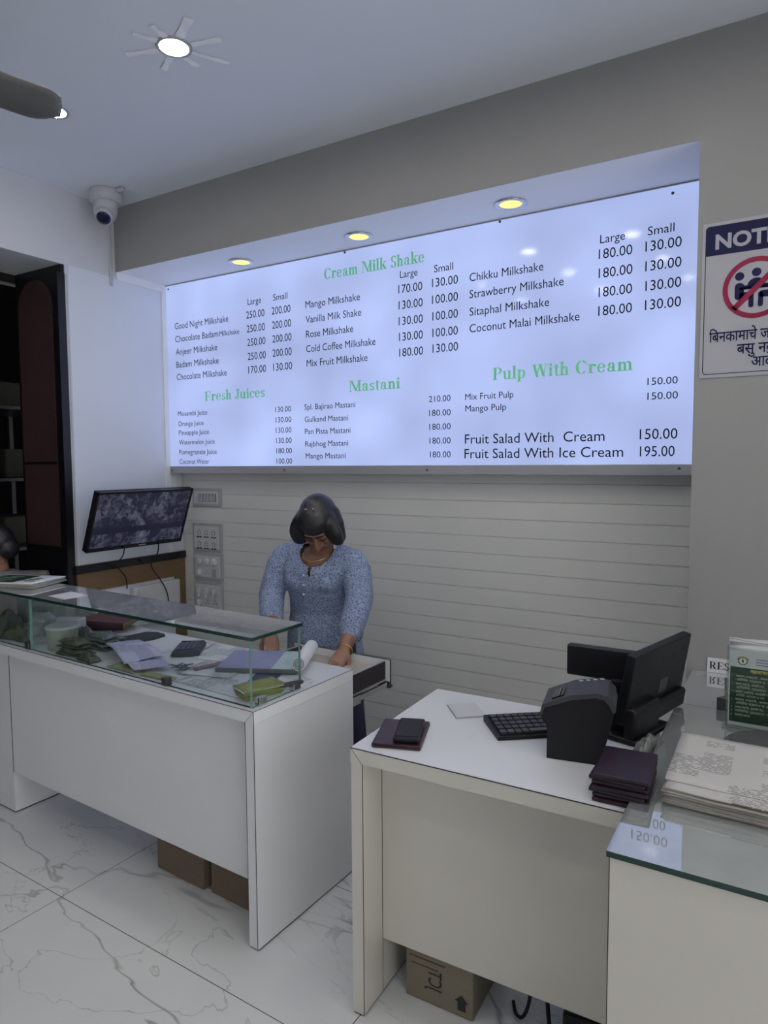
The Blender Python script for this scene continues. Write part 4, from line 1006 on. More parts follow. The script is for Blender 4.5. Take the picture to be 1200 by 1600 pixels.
for i, (x, y, w, d, h, a, m, lb, *up) in enumerate((
    (-1.057, 0.079, 0.076, 0.040, .019, 6, 'bag_green', 'lowest olive grey plastic packet of the pile by the glass right of the tub', 0.0000),
    (-1.051, 0.075, 0.073, 0.038, .019, -5, 'bag_green', 'second olive grey plastic packet of the pile by the glass right of the tub', 0.0155),
    (-1.057, 0.079, 0.070, 0.036, .019, 9, 'bag_green', 'third olive grey plastic packet of the pile by the glass right of the tub', 0.0310),
    (-1.051, 0.075, 0.067, 0.034, .019, -3, 'bag_green', 'topmost olive grey plastic packet of the pile by the glass right of the tub', 0.0465),
    (-1.057, 0.202, 0.076, 0.046, .019, 6, 'bag', 'lowest grey plastic packet of the pile standing behind the olive one', 0.0000),
    (-1.051, 0.198, 0.073, 0.044, .019, -5, 'bag', 'second grey plastic packet of the pile standing behind the olive one', 0.0155),
    (-1.057, 0.202, 0.070, 0.042, .019, 9, 'bag', 'third grey plastic packet of the pile standing behind the olive one', 0.0310),
    (-1.051, 0.198, 0.067, 0.040, .019, -3, 'bag', 'topmost grey plastic packet of the pile standing behind the olive one', 0.0465),
    (-1.185, .222, .062, .036, .070, 10, 'bag', 'grey plastic packet standing just behind the tub'),
    (-.925, .052, .046, .022, .030, -3, 'bag_green', 'flat olive grey packet by the glass, left of the lilac receipt'),
    (-1.495, .115, .075, .062, .07, 8, 'bag_green', 'dark plastic packet left of the ribbed jar behind the front glass'),
    (-1.70, .130, .088, .070, .10, -6, 'bag_green', 'dark plastic bundle at the left frame edge inside the glass case'))):
    LCO(crumple(w, d, h, 11 + i), 'plastic_packet', m, x, y, z + .002 + (up[0] if up else 0), radians(a), lb, 'packet', 'plastic packets in the glass case', True)
# on top of the case
zt = CT + .0115
sheet('code_card', 'small white card on the case top beside the leaflets', 'card', ((-1.172, .044), (-1.055, .040), (-1.045, .138), (-1.185, .150)), zt, 'paper', .0004)
for k in range(5):
    w, l = .21, .30
    t = thing('leaflet', ['bottom', 'second lowest', 'middle', 'second highest', 'top green and white'][k] + ' leaflet of the pile on the left end of the case top', 'leaflet', LC(-1.545 + .006 * sin(3 * k), .135 + .004 * cos(5 * k), zt + .0045 * k), TH + radians(20) + .05 * sin(4 * k), 'leaflets piled on the glass case')
    b = MB(); b.grid(8, 6, lambda u, v: ((u - .5) * l, (v - .5) * w, .0042 + .0022 * u * u), thick=.0035); b.build('sheet', 'paper' if k == 4 else 'paper_edge' if k % 2 else 'paper_grey', t, True)
    if k == 4:
        b = MB(); b.grid(8, 6, lambda u, v: (-.14 + u * .175, -.088 + v * .176, .0052 + .0022 * ((u * .175 + .01) / l) ** 2)); b.build('green_print', 'leaf_green_dk', t)
        for q in range(4):
            b = MB(); b.box(-.125 + .012 * q, -.03 + .01 * (q % 2), -.06 + .034 * q, -.053 + .034 * q, .0058, .0062); b.build('print_line', 'leaf_pale', t)
        for q in range(3):
            b = MB(); b.box(.055, .115 - .01 * q, -.05 + .035 * q, -.038 + .035 * q, .0068, .0072); b.build('header_print', 'ink', t)

# cartons under the counter
def carton(x0, x1, y0, y1, h, m, label, prints=(), rz=0.0):
    t = thing('cardboard_box', label, 'cardboard box', ((x0 + x1) / 2, (y0 + y1) / 2, 0), rz)
    w, d = (x1 - x0) / 2, (y1 - y0) / 2
    b = MB(); b.rbox(-w, w, -d, d, .001, h - .004, .004); b.build('body', m, t)
    b = MB(); b.box(-w + .001, w - .001, -d + .001, -.002, h - .004, h - .001); b.box(-w + .001, w - .001, .002, d - .001, h - .004, h - .001); b.build('flap', m, t)
    b = MB(); b.box(-w - .0006, w + .0006, -.025, .025, h - .05, h - .0005); b.build('tape', 'card', t)
    for (px0, px1, pz0, pz1) in prints:
        b = MB(); b.box(px0, px1, -d - .0008, -d + .0005, pz0, pz1); b.build('print', 'card_ink', t)
    return t, w, d
carton(1.218, 1.474, -1.418, -1.10, .30, 'card', 'brown carton with faint print under the long counter, left of the two', ((-.09, -.02, .20, .207), (-.09, 0, .185, .190), (-.08, .03, .14, .16), (-.08, .02, .115, .122)), radians(-3))
carton(1.505, 1.76, -1.425, -1.12, .28, 'card', 'brown carton with red print under the long counter, beside the end panel', ((-.09, -.03, .20, .23), (-.09, -.04, .165, .19), (-.08, .0, .12, .128)), radians(-3))

# ================================================================== DESK
DX, DY, TD = 2.2267, -1.6046, 0.0194
def DK(x, y, z=0.0): return (DX + cos(TD) * x - sin(TD) * y, DY + sin(TD) * x + cos(TD) * y, z)
t = thing('cash_desk', 'white laminate desk with the receipt printer, butting against the glass counter', 'desk', (DX, DY, 0), TD)
b = MB(); b.box(0, .708, 0, .545, HD - .040, HD); b.build('worktop', 'lam_top', t)
b = MB(); b.box(0, .036, 0, .545, .006, HD - .0405); b.build('end_panel', 'lam_warm_lit', t)
b = MB(); b.box(.0365, .700, .104, .122, .165, HD - .0405); b.build('front_panel', 'lam_warm_lit', t)
b = MB(); b.box(0, .708, -.003, -.0002, HD - .040, HD - .001); b.build('fascia', 'lam_warm_lit', t)
b = MB()
b.box(0, .708, -.0037, -.0022, HD - .0020, HD + .0003); b.box(-.0006, .0006, 0, .545, HD - .002, HD + .0001); b.box(.0352, .0366, -.0006, .001, .006, HD - .041)
b.box(.036, .0367, .1025, .1045, .165, HD - .041); b.box(.036, .0366, .1035, .105, .006, .165); b.box(.003, .033, .003, .540, .0005, .006)
b.prism([(.0368, HD - .0405), (.0360, HD - .0412), (.0004, HD - .0012), (.0012, HD - .0005)], -.0034, -.0028, 'y')
b.build('joint_line', 'joint', t)
carton(2.318, 2.525, -1.470, -1.23, .30, 'card_grey', 'greyish brown carton with an up arrow under the desk', [(-.09 + .0 * q, .035 - .012 * (q % 3), .150 + .018 * q, .1525 + .018 * q) for q in range(6)] + [(-.09, .02, .125, .128), (-.085, .0, .105, .108)], radians(1))
cb = [o for o in COL.objects if o.get('label', '').startswith('greyish brown carton')][0]
b = MB(); y0 = -.1212
b.prism([(.058, .02), (.082, .02), (.082, .045), (.090, .045), (.070, .065), (.050, .045), (.058, .045)], y0, y0 + .001, 'y'); b.build('up_arrow', 'ink', cb)
vs, fs = text_raw('JCT', .01); u1 = max(x for x, y in vs)
b = MB(); b.add([(-.030 + y * .040 / CAP, y0, .045 + x * .060 / u1) for x, y in vs], [tuple(reversed(f)) for f in fs]); b.build('print', 'ink', cb)
t = thing('power_backup', 'black power unit on the floor under the desk by the glass counter', 'power unit', (2.83, -1.36, 0), radians(8))
b = MB(); b.rbox(-.07, .07, -.12, .12, .002, .15, .008); b.build('case', 'black_plastic', t)
b = MB(); b.box(-.04, .04, -.1215, -.119, .05, .10); b.build('socket_panel', 'grey_plastic', t)
cord('power_cable', [(2.72, -1.30, .50), (2.715, -1.34, .30), (2.70, -1.37, .12), (2.715, -1.40, .04), (2.735, -1.43, .012), (2.74, -1.47, .007)], .006, 'black cable looping down beside the power unit under the desk')
cord('power_cable', [(2.66, -1.34, .45), (2.655, -1.36, .22), (2.665, -1.39, .08), (2.65, -1.41, .02), (2.62, -1.39, .007), (2.60, -1.35, .007)], .005, 'thinner black cable reaching the floor left of the power unit')

# on the desk
zd = HD + .0006
def put(mb, name, mats, x, y, z, rz, label, cat, group=None, smooth=False):
    return tag(mb.build(name, mats, smooth=smooth, loc=(x, y, z), rz=rz), label, cat, group)
t = thing('bill_folder', 'maroon bill folder lying flat under the black phone', 'bill folder', (2.311, -1.471, zd), radians(19))
b = MB(); b.rbox(-.066, .066, -.093, .093, 0, .006, .002); b.rbox(-.065, .065, -.092, .092, .0065, .0115, .002); b.build('cover', 'folder', t)
b = MB(); b.rbox(-.0685, -.060, -.093, .093, .0005, .0115, .003); b.build('spine', 'folder_dk', t)
t = thing('mobile_phone', 'black handheld phone lying on the maroon bill folder', 'phone', (2.331, -1.466, zd + .0125), radians(21))
b = MB(); b.rbox(-.036, .036, -.076, .076, 0, .013, .005, 3); b.build('body', 'black_plastic', t, False)
b = MB(); b.rbox(-.031, .031, -.062, .066, .0128, .0140, .001); b.build('screen', 'black_gloss', t)
b = MB(); b.rbox(.0355, .0375, .02, .04, .004, .009, .0006); b.build('side_button', 'grey_plastic', t)
t = thing('glass_tile', 'thin white glass tile alone on the desk', 'tile', (2.388, -1.208, zd), radians(40))
b = MB(); b.rbox(-.045, .045, -.055, .055, 0, .006, .001); b.build('slab', 'white_plastic', t)
b = MB(); b.rbox(-.0454, .0454, -.0554, .0554, .0004, .0035, .0008); b.build('edge', 'frame_alu', t)
# keyboard
ka = math.atan2(.077, .098)
t = thing('keyboard', 'black keyboard on the desk running behind the receipt printer', 'keyboard', (2.512, -1.310, zd), ka)
b = MB(); b.prism([(-.074, 0), (.074, 0), (.074, .018), (-.074, .010)], -.002, .300, 'x'); b.build('case', 'black_plastic', t)
for j in range(5):
    for i in range(13):
        if j == 0 and 4 <= i <= 8 and i != 4: continue
        w = .0175 if not (j == 0 and i == 4) else .105
        x0 = .010 + .0215 * i; y0 = -.062 + .0255 * j; zz = .0115 + .008 * (y0 + .074) / .148
        b = MB(); b.prism([(x0, y0), (x0 + w, y0), (x0 + w, y0 + .020), (x0, y0 + .020)], zz, zz + .0065, 'z'); b.build('key', 'grey_plastic', t)
# receipt printer, side towards the room
t = thing('receipt_printer', 'black receipt printer with sloping top on the desk', 'printer', (2.705, -1.412, zd), radians(10))
pr = [(0, 0), (.132, 0), (.158, .105), (.166, .142), (.160, .166), (.146, .180), (.122, .184), (.062, .172), (-.010, .140), (-.017, .112), (-.010, .096), (0, .085)]
b = MB(); b.prism(pr, .004, .126, 'y'); b.build('body', 'black_plastic', t)
top = [(.168, .142), (.162, .168), (.147, .1825), (.122, .1865), (.060, .1745), (-.012, .142), (-.019, .112), (-.014, .108), (-.006, .134), (.062, .162), (.12, .174), (.14, .170), (.152, .158), (.160, .140)]
b = MB(); b.prism(top, -.002, .132, 'y'); b.build('lid', 'grey_plastic', t)
sl = math.atan2(.0325, .072)
T_ = Matrix.Translation((.026, .05, .1592)) @ Matrix.Rotation(-sl, 4, 'Y')
b = MB(); b.box(-.016, .016, -.034, .034, 0, .0035, T=T_); b.build('paper_slot', 'black_gloss', t)
b = MB(); b.box(.004, .006, -.03, .03, .003, .006, T=T_); b.build('cutter', 'chrome', t)
for q in range(4):
    b = MB(); b.box(.070 + .018 * q, .080 + .018 * q, .112, .118, .1775 + .0035 * q, .1795 + .0035 * q); b.build('indicator', 'white_plastic', t)
# stack of dark folders
for k in range(7):
    b = MB(); b.rbox(-.060, .060, -.085, .085, 0, .0090, .003); b.rbox(-.059, .061, -.083, .083, .0015, .0075, .001, mi=1)
    t = put(b, 'bill_folder', ['folder_dk', 'folder_dk'], 2.918 - .003 * (k % 3) - .002 * (k == 3), -1.490 + .003 * ((k * 2) % 3), zd + .0096 * k, radians(2 + 2.2 * sin(2.3 * k)),
        ['lowest', 'second lowest', 'third lowest', 'middle', 'third from the top', 'second from the top', 'topmost'][k] + ' plum bill folder of the stack by the receipt printer', 'bill folder', 'bill folders stacked by the printer')
# point-of-sale terminal seen from behind
t = thing('sales_terminal', 'black point-of-sale screen seen from behind, standing between printer and wall', 'monitor', (2.90, -1.06, zd), 0)
ang = math.atan2(.35, .092)          # along the panel
T_ = Matrix.Translation((.015, .02, .0)) @ Matrix.Rotation(ang, 4, 'Z')
tilt = Matrix.Translation((0, 0, .14)) @ Matrix.Rotation(radians(9), 4, 'X')
b = MB(); b.rbox(-.185, .185, -.004, .024, -.095, .105, .004, T=T_ @ tilt)
b.build('screen_housing', 'black_plastic', t)
b = MB(); b.rbox(-.178, .178, -.024, 0.0, -.118, -.062, .010, 3, T=T_ @ tilt); b.build('rear_housing', 'black_plastic', t)
b = MB(); b.rbox(-.178, .178, .0235, .026, -.088, .098, .001, T=T_ @ tilt); b.build('display', 'black_gloss', t)
b = MB(); b.box(.005, .060, -.0050, -.0036, -.045, -.003, T=T_ @ tilt); b.build('rating_label', 'grey_plastic', t)
for (xx, zz) in ((.07, .055), (.0, .055), (.13, .06)):
    b = MB(); b.box(xx, xx + .004, -.0052, -.0038, zz, zz + .012, T=T_ @ tilt); b.build('vent', 'ink', t)
b = MB(); b.rbox(-.185, -.03, -.022, .016, 0, .10, .012, 3, T=T_); b.build('stem', 'black_plastic', t)
b = MB(); b.rbox(-.190, .02, -.030, .060, 0, .016, .006, 3, T=T_); b.build('foot', 'black_plastic', t)
b = MB(); b.rbox(-.215, -.022, -.105, -.075, .152, .240, .005, 3); b.build('customer_display', 'black_plastic', t)
b = MB(); b.rbox(-.208, -.03, -.0753, -.0735, .160, .232, .0008); b.build('customer_screen', 'black_gloss', t)
b = MB(); b.rbox(-.090, -.05, -.112, -.068, .0, .16, .006); b.build('display_post', 'black_plastic', t)
put(crumple(.019, .082, .052, 77), 'plastic_bag', 'bag', 2.9195, -1.245, zd + .001, radians(-8), 'crumpled clear-grey plastic bag between the folder stack and the glass counter', 'bag', None, True)

# ================================================================== GLASS COUNTER
GX, GY = 2.942, -1.790
t = thing('glass_top_counter', 'white counter with a green glass top at the right edge', 'counter', (GX, GY, 0))
b = MB(); b.box(.005, .95, .012, 1.330, .006, HG - .0135); b.build('body', 'lam_warm_lit', t)
b = MB(); b.box(.004, .95, .010, .0125, .0, HG - .015); b.build('front_panel', 'lam_warm_lit', t)
b = MB(); b.box(.0032, .0048, .009, .0122, .0, HG - .0145); b.box(.005, .95, .0112, .013, HG - .0162, HG - .0148); b.build('joint_line', 'joint', t)
b = MB(); b.box(0, .96, 0, .940, HG - .0120, HG, 0, sides=1); b.build('glass_pane', ['glass_green', 'glass_edge'], t)
b = MB(); b.box(0, .96, .9425, 1.335, HG - .0120, HG, 0, sides=1); b.build('glass_pane', ['glass_green', 'glass_edge'], t)
zg = HG + .0005
# worn menu booklets
N = 12
for k in range(N):
    topmost = k == N - 1
    w, l = .212 + .004 * sin(5 * k), .300 + .004 * cos(3 * k)
    h = .0026
    s = k * 1.7
    lift = .004 if topmost else 0
    b = MB(); b.grid(10, 14, lambda u, v: ((u - .0) * w, v * l, h + lift * (.3 + .7 * (1 - u) ** 2) + .0007 * (1 + sin(8 * u + s) * sin(7 * v + s)) - (.003 * (max(0, .12 - v) / .12) if topmost else 0)), thick=.0024)
    x = 3.006 + .004 * sin(2.1 * k) + (.002 if topmost else 0); y = -1.545 + .004 * cos(1.3 * k) + (.040 if topmost else 0)
    nm = ['lowest', 'second from the bottom', 'third from the bottom', 'fourth from the bottom', 'fifth from the bottom', 'sixth from the bottom', 'sixth from the top', 'fifth from the top', 'fourth from the top', 'third from the top', 'second from the top', 'topmost'][k]
    put(b, 'menu_booklet', 'paper_aged' if k >= N - 2 else ['paper_edge', 'paper_grey', 'paper_edge'][k % 3], x, y, zg + .0034 * k, radians(-1.0 + 1.2 * sin(3 * k)), nm + ' worn menu booklet of the pile on the glass counter', 'booklet', 'menu booklets on the glass counter', True)
# leaflet stand
t = thing('leaflet_stand', 'clear stand of green leaflets on the glass counter', 'leaflet stand', (3.091, -.994, zg), radians(0))
b = MB(); b.box(-.004, .215, -.006, -.003, .008, .232); b.box(-.004, .215, .022, .025, .008, .232); b.box(-.012, .223, -.012, .065, 0, .004); b.box(-.004, -.001, -.003, .022, .004, .232); b.build('holder', 'clear', t)
for k in range(5):
    b = MB(); b.grid(6, 8, lambda u, v: (.002 + .206 * u + .003 * sin(3 * k), .001 + .0042 * k + .003 * sin(3 * v + k), .010 + (.226 + .006 * k + .006 * sin(4 * u + k)) * v), thick=.0008); b.build('leaflet', 'paper' if k % 2 == 0 else 'paper_grey', t, True)
b = MB(); b.box(.003, .209, -.0024, -.0016, .012, .224); b.build('front_leaflet', 'paper', t)
b = MB(); b.box(.006, .209, -.0030, -.0024, .022, .178); b.build('green_print', 'leaf_green', t)
b = MB(); b.prism([(.022, .203), (.029, .207), (.036, .209), (.043, .207), (.050, .203), (.047, .190), (.041, .185), (.031, .185), (.025, .190)], -.0029, -.0024, 'y'); b.build('emblem', 'gold', t)
b = MB(); b.prism([(.036 + .0085 * cos(q), .196 + .0085 * sin(q)) for q in [2 * pi * k / 16 for k in range(16)]], -.0031, -.0029, 'y'); b.build('emblem_disc', 'paper', t)
b = MB(); b.prism([(.033, .192), (.039, .192), (.0375, .200), (.036, .205), (.0345, .200)], -.0033, -.0031, 'y'); b.build('emblem_flame', 'ink', t)
def LF(x, z): return (x, -.0031, z)
HI = ['\u092e\u0939\u093e\u0930\u093e\u0937\u091f\u0930\u093e\u0924\u0932\u093e', '\u0916\u093e\u0938 \u092e\u0938\u093e\u0932\u0947, \u0905\u0938\u0932\u0940 \u091a\u0935', '\u0935\u093f\u0935\u093f\u0927 \u092a\u0926\u093e\u0930\u0925 \u0935 \u0930\u0938']
text_mb(HI[0], .055, .130, .1655, .009, LF, .01).build('heading_print', 'leaf_yellow', t)
for q in range(3):
    b = MB(); b.box(.068, .120 - .008 * (q % 2), -.0029, -.0024, .188 + .0075 * q, .1905 + .0075 * q); b.build('header_print', 'pad_lilac', t)
zz = .150
for q in range(11):
    x0 = .020 if q in (0, 2, 4, 6, 8, 9, 10) else .022
    text_mb(HI[1 + q % 2], x0, x0 + (.105 - .018 * (q % 3) - (.05 if q == 10 else 0)), zz, .0062, LF).build('print_line', 'leaf_pale', t)
    if q in (0, 2, 4, 6, 8, 9, 10):
        b = MB(); b.prism([(.012 + .0013 * cos(a), zz + .003 + .0013 * sin(a)) for a in [2 * pi * k / 8 for k in range(8)]], -.0033, -.0029, 'y'); b.build('bullet', 'leaf_pale', t)
    zz -= .0115 if q % 2 else .0105
# bill tray
t = thing('bill_tray', 'dark grey rounded bill tray leaning by the leaflet stand', 'tray', (3.205, -1.135, zg))
def traypt(k, s=1.0):
    a = 2 * pi * k / 40; return (.104 * s * cos(a) * (1 + .10 * cos(2 * a)), .085 * s * sin(a) + .035 * s * (1 if sin(a) > 0 else 0) * sin(a))
b = MB(); b.prism([traypt(k) for k in range(40)], 0, .012); b.prism([traypt(k, .93) for k in range(40)], .012, .020); b.prism([traypt(k, .82) for k in range(40)], .020, .025); b.build('shell', 'tray', t)
b = MB(); b.prism([traypt(k, 1.012) for k in range(40)], .003, .007); b.build('rim', 'black_plastic', t)
# reserved sign and clips along the wall
t = thing('reserved_sign', 'small white card sign reading RESERVED at the wall end of the glass counter', 'sign', (2.990, YS - .006, zg))
b = MB(); b.rbox(0, .20, -.001, .004, 0, .052, .001); b.build('card', 'paper', t)
serif_mb('RESERVED', .006, .192, .014, .026, lambda x, z: (x, -.0016, z)).build('lettering', 'ink', t)
b = MB(); b.prism([(-.022, -.02), (.022, -.02), (.012, .02), (-.012, .02)], 0, .03); put(b, 'paper_weight', 'tray', 3.075, -.62, zg, radians(20), 'small grey block on the glass counter behind the leaflet stand, nearer the wall', 'weight')
b = MB(); b.prism([(-.02, -.025), (.02, -.025), (.008, .025), (-.008, .025)], 0, .035); put(b, 'paper_weight', 'tray', 3.082, -.83, zg, radians(-25), 'small grey wedge on the glass counter just behind the leaflet stand', 'weight')
# ================================================================== PEOPLE
def frame(origin, y_dir, z_dir):
    y = Vector(y_dir).normalized(); z = Vector(z_dir); z = (z - y * z.dot(y)).normalized(); x = y.cross(z)
    m = Matrix.Identity(4)
    for i in range(3): m[i][0], m[i][1], m[i][2], m[i][3] = x[i], y[i], z[i], origin[i]
    return m
def hand(mb, T, thumb=1, curl=(18, 34, 30), s=1.0):
    """palm, four fingers of unequal length bent at three joints, thumb from the side of the palm; fingers along +y, back of hand +z"""
    S = T @ Matrix.Diagonal((s * thumb, s, s, 1))
    def P(p): return S @ Vector(p)
    mb.tube([P((0, -.015, 0)), P((0, .015, 0)), P((0.002, .05, .001)), P((0, .084, 0))], [(.025 * s, .018 * s), (.031 * s, .016 * s), (.038 * s, .014 * s), (.037 * s, .011 * s)], 14, ref=(S.to_3x3() @ Vector((0, 0, 1))).normalized())
    for bx, by, L, sp in ((.029, .080, .070, .05), (.010, .085, .080, .015), (-.010, .083, .074, -.02), (-.028, .075, .057, -.07)):
        p = Vector((bx, by, 0)); pts = [p - Vector((0, .02, 0)), p]; a = 0
        for seg, c in zip((.45, .31, .24), curl):
            a += radians(c); p = p + Vector((sp * L * seg, cos(a) * L * seg, -sin(a) * L * seg)); pts.append(p)
        mb.tube([P(q) for q in pts], [.0085 * s, .0088 * s, .0080 * s, .0074 * s, .0062 * s], 10)
    pts = [(.018, .012, -.004), (.036, .034, -.010), (.046, .060, -.018), (.044, .083, -.026)]
    mb.tube([P(q) for q in pts], [.014 * s, .0115 * s, .0098 * s, .0080 * s], 10)

def loft(mb, secs, seg=28):
    """closed stack of oval sections (x, y, z, rx, ry, angle)"""
    vs = []; fs = []
    for (x, y, z, rx, ry, a) in secs:
        for k in range(seg):
            q = 2 * pi * k / seg; u, v = rx * cos(q), ry * sin(q)
            vs.append((x + u * cos(a) - v * sin(a), y + u * sin(a) + v * cos(a), z))
    n = len(secs)
    for i in range(n - 1):
        for k in range(seg):
            k2 = (k + 1) % seg; fs.append((i * seg + k, i * seg + k2, (i + 1) * seg + k2, (i + 1) * seg + k))
    fs.append(tuple(range(seg - 1, -1, -1))); fs.append(tuple((n - 1) * seg + k for k in range(seg)))
    return mb.add(vs, fs)

def head_parts(mb, T):
    e = lambda c, r: mb.ell(c, r, T, 24, 16)
    e((0, .005, .018), (.073, .090, .092)); e((0, -.030, -.045), (.058, .062, .058)); e((0, -.055, -.088), (.030, .028, .024))
    e((-.034, -.052, -.022), (.030, .032, .034)); e((.034, -.052, -.022), (.030, .032, .034)); e((0, -.076, .032), (.048, .014, .014))
    mb.tube([(0, -.086, .014), (0, -.098, -.008), (0, -.108, -.030)], [.0085, .0105, .0135], 10, T=T); e((-.012, -.094, -.033), (.009, .010, .008)); e((.012, -.094, -.033), (.009, .010, .008))
    e((-.030, -.074, .008), (.016, .010, .010)); e((.030, -.074, .008), (.016, .010, .010))
    e((0, -.082, -.058), (.021, .010, .010)); e((-.074, .010, -.012), (.010, .018, .028)); e((.074, .010, -.012), (.010, .018, .028))
def face_parts(T, parent):
    b = MB(); b.tube([(-.022, -.0905, -.0565), (0, -.0945, -.0535), (.022, -.0905, -.0565)], [.003, .0052, .003], 8, T=T); b.tube([(-.018, -.0890, -.064), (0, -.0925, -.066), (.018, -.0890, -.064)], [.003, .0058, .003], 8, T=T); b.build('lips', 'lips', parent, True)
    for s in (-1, 1):
        b = MB(); b.tube([(s * .012, -.0915, .030), (s * .030, -.0915, .0365), (s * .050, -.078, .031)], [.0032, .0038, .0018], 6, T=T); b.build('eyebrow', 'hair', parent)
        b = MB(); b.tube([(s * .016, -.0835, .002), (s * .030, -.0855, -.0015), (s * .045, -.078, .003)], [.0014, .0020, .0014], 6, T=T); b.build('eyelashes', 'hair', parent)

# ---- woman at the drawer
FA = radians(12)
NK = Vector((1.425, -.630, 1.125)); HC = Vector((1.470, -.705, 1.262))
TH_ = Matrix.Translation(HC) @ Matrix.Rotation(FA + .06, 4, 'Z') @ Matrix.Rotation(radians(-3), 4, 'Y') @ Matrix.Rotation(radians(52), 4, 'X')
SR, ER, CRf, WR, HR = (1.210, -.640, 1.100), (1.160, -.665, .925), (1.235, -.755, .855), (1.305, -.845, .790), (1.355, -.905, .745)
SL, EL, CLf, WL, HLn = (1.570, -.575, 1.085), (1.612, -.610, .935), (1.624, -.695, .812), (1.642, -.775, .745), (1.650, -.835, .715)
body = MB()
head_parts(body, TH_)
body.tube([NK + Vector((-.012, .03, -.06)), NK, HC + Vector((-.012, .03, -.055))], [(.060, .058), (.054, .052), (.052, .052)], 20)
loft(body, [(1.352, -.50, .62, .150, .105, FA), (1.352, -.52, .72, .160, .110, FA), (1.345, -.53, .84, .128, .098, FA), (1.37, -.57, .96, .140, .105, FA), (1.390, -.595, 1.04, .160, .105, FA), (1.40, -.610, 1.095, .150, .085, FA), (1.412, -.622, 1.125, .085, .065, FA)])
body.tube([SR, ER], [.046, .040], 14); body.tube([ER, CRf, WR], [.040, .036, .026], 14, smooth=1)
body.tube([SL, EL], [.046, .042], 14); body.tube([EL, CLf, WL], [.042, .038, .027], 14, smooth=1)
body.tube([(1.40, -.60, 1.10), SR], [.05, .045], 12); body.tube([(1.40, -.60, 1.10), SL], [.05, .045], 12)
for (hx, kx, ax) in ((1.275, 1.27, 1.275), (1.435, 1.475, 1.50)):
    body.tube([(hx, -.50, .68), (kx, -.52, .40), (ax, -.49, .08)], [.085, .058, .040], 14); body.tube([(ax, -.47, .045), (ax + .01, -.56, .035), (ax + .02, -.66, .028)], [(.036, .036), (.040, .028), (.034, .020)], 12)
hand(body, frame(WR, Vector(HR) - Vector(WR), (-.25, .35, 1)), 1, (20, 38, 30), .93)
hand(body, frame(WL, Vector(HLn) - Vector(WL), (.15, .45, 1)), -1, (22, 40, 30), .93)
bm_ = body.remesh(.0042, 2)
woman = bm_.build('person', 'skin', None, True)
tag(woman, 'woman in a pale blue patterned tunic bending over the open drawer', 'person')
face_parts(TH_, woman)

k = MB()
loft(k, [(1.352, -.50, .46, .205, .140, FA), (1.354, -.51, .60, .195, .135, FA), (1.352, -.52, .72, .182, .130, FA), (1.345, -.53, .84, .152, .116, FA), (1.357, -.55, .90, .150, .118, FA), (1.375, -.585, .985, .162, .130, FA), (1.388, -.605, 1.045, .172, .122, FA), (1.398, -.608, 1.095, .175, .098, FA), (1.405, -.612, 1.125, .135, .080, FA), (1.412, -.618, 1.15, .085, .066, FA)])
k.tube([(1.33, -.60, 1.10), SR, ER], [(.062, .058), (.068, .066), (.060, .060)], 18, smooth=1)
k.tube([(1.47, -.58, 1.095), SL, EL], [(.062, .058), (.068, .066), (.062, .062)], 18, smooth=1)
CR2 = Vector(CRf) + (Vector(WR) - Vector(CRf)) * .12; CL2 = Vector(CLf) + (Vector(WL) - Vector(CLf)) * .05
k.tube([ER, (Vector(ER) + CR2) / 2, CR2], [.060, .057, .050], 18); k.tube([EL, (Vector(EL) + CL2) / 2, CL2], [.062, .059, .052], 18)
for s_, S_ in ((-1, SR), (1, SL)):
    k.tube([Vector((1.412, -.612, 1.128)) + Vector((cos(FA), sin(FA), 0)) * (.062 * s_), (Vector(S_) * .5 + Vector((1.412, -.612, 1.128)) * .5 + Vector((0, 0, .012))), Vector(S_) + Vector((0, 0, -.005))], [.034, .050, .056], 16)
# folds on the sleeves and under the bust
for (p, q, r) in ((EL, CL2, .058), (ER, CR2, .056)):
    p, q = Vector(p), Vector(q)
    for i in range(4):
        c = p + (q - p) * (.1 + .25 * i); d = (q - p).normalized(); s = d.cross(Vector((0.3, 1, .2))).normalized(); u = d.cross(s)
        k.tube([c + (s * cos(a) + u * sin(a)) * (r - .004 * i / 4) + d * (.02 * sin(2 * a + i)) for a in [2 * pi * j / 12 for j in range(9)]], .007, 6)
fd, sd = Vector((sin(FA), -cos(FA), 0)), Vector((cos(FA), sin(FA), 0))
bc = Vector((1.375, -.585, 0))
for s in (-1, 1): k.ell(bc + sd * (.066 * s) + fd * .068 + Vector((0, 0, 1.005)), (.070, .066, .062))
km = k.remesh(.0060, 3)
# neckline: open the cloth round the neck and down to the slit
NC = Vector((1.430, -.66, 1.150)); 
def in_neck(p):
    d = Vector(p) - Vector((1.412, -.618, 0)); f = d.dot(fd); s = d.dot(sd)
    if p[2] > 1.150 and abs(s) < .070: return True
    if f < 0: return (s / .075) ** 2 + ((p[2] - 1.150) / .020) ** 2 < 1
    return (s / .080) ** 2 + ((p[2] - 1.150) / .078) ** 2 < 1 or (abs(s + .012) < .006 and 1.03 < p[2] < 1.09)
km.f = [f for f in km.f if not in_neck(tuple(sum(km.v[i][c] for i in f) / len(f) for c in range(3)))]
used = sorted({i for f in km.f for i in f}); mp_ = {o: n for n, o in enumerate(used)}
km.v = [km.v[i] for i in used]; km.f = [tuple(mp_[i] for i in f) for f in km.f]; km.mi = [0] * len(km.f)
kur = km.build('tunic', 'kurta', woman, True)
b = MB(); b.tube([(CR2.x, CR2.y, CR2.z), tuple(CR2 + (Vector(WR) - Vector(CRf)).normalized() * .012)], .0535, 20, cap=False); b.build('cuff', 'kurta', kur, True)
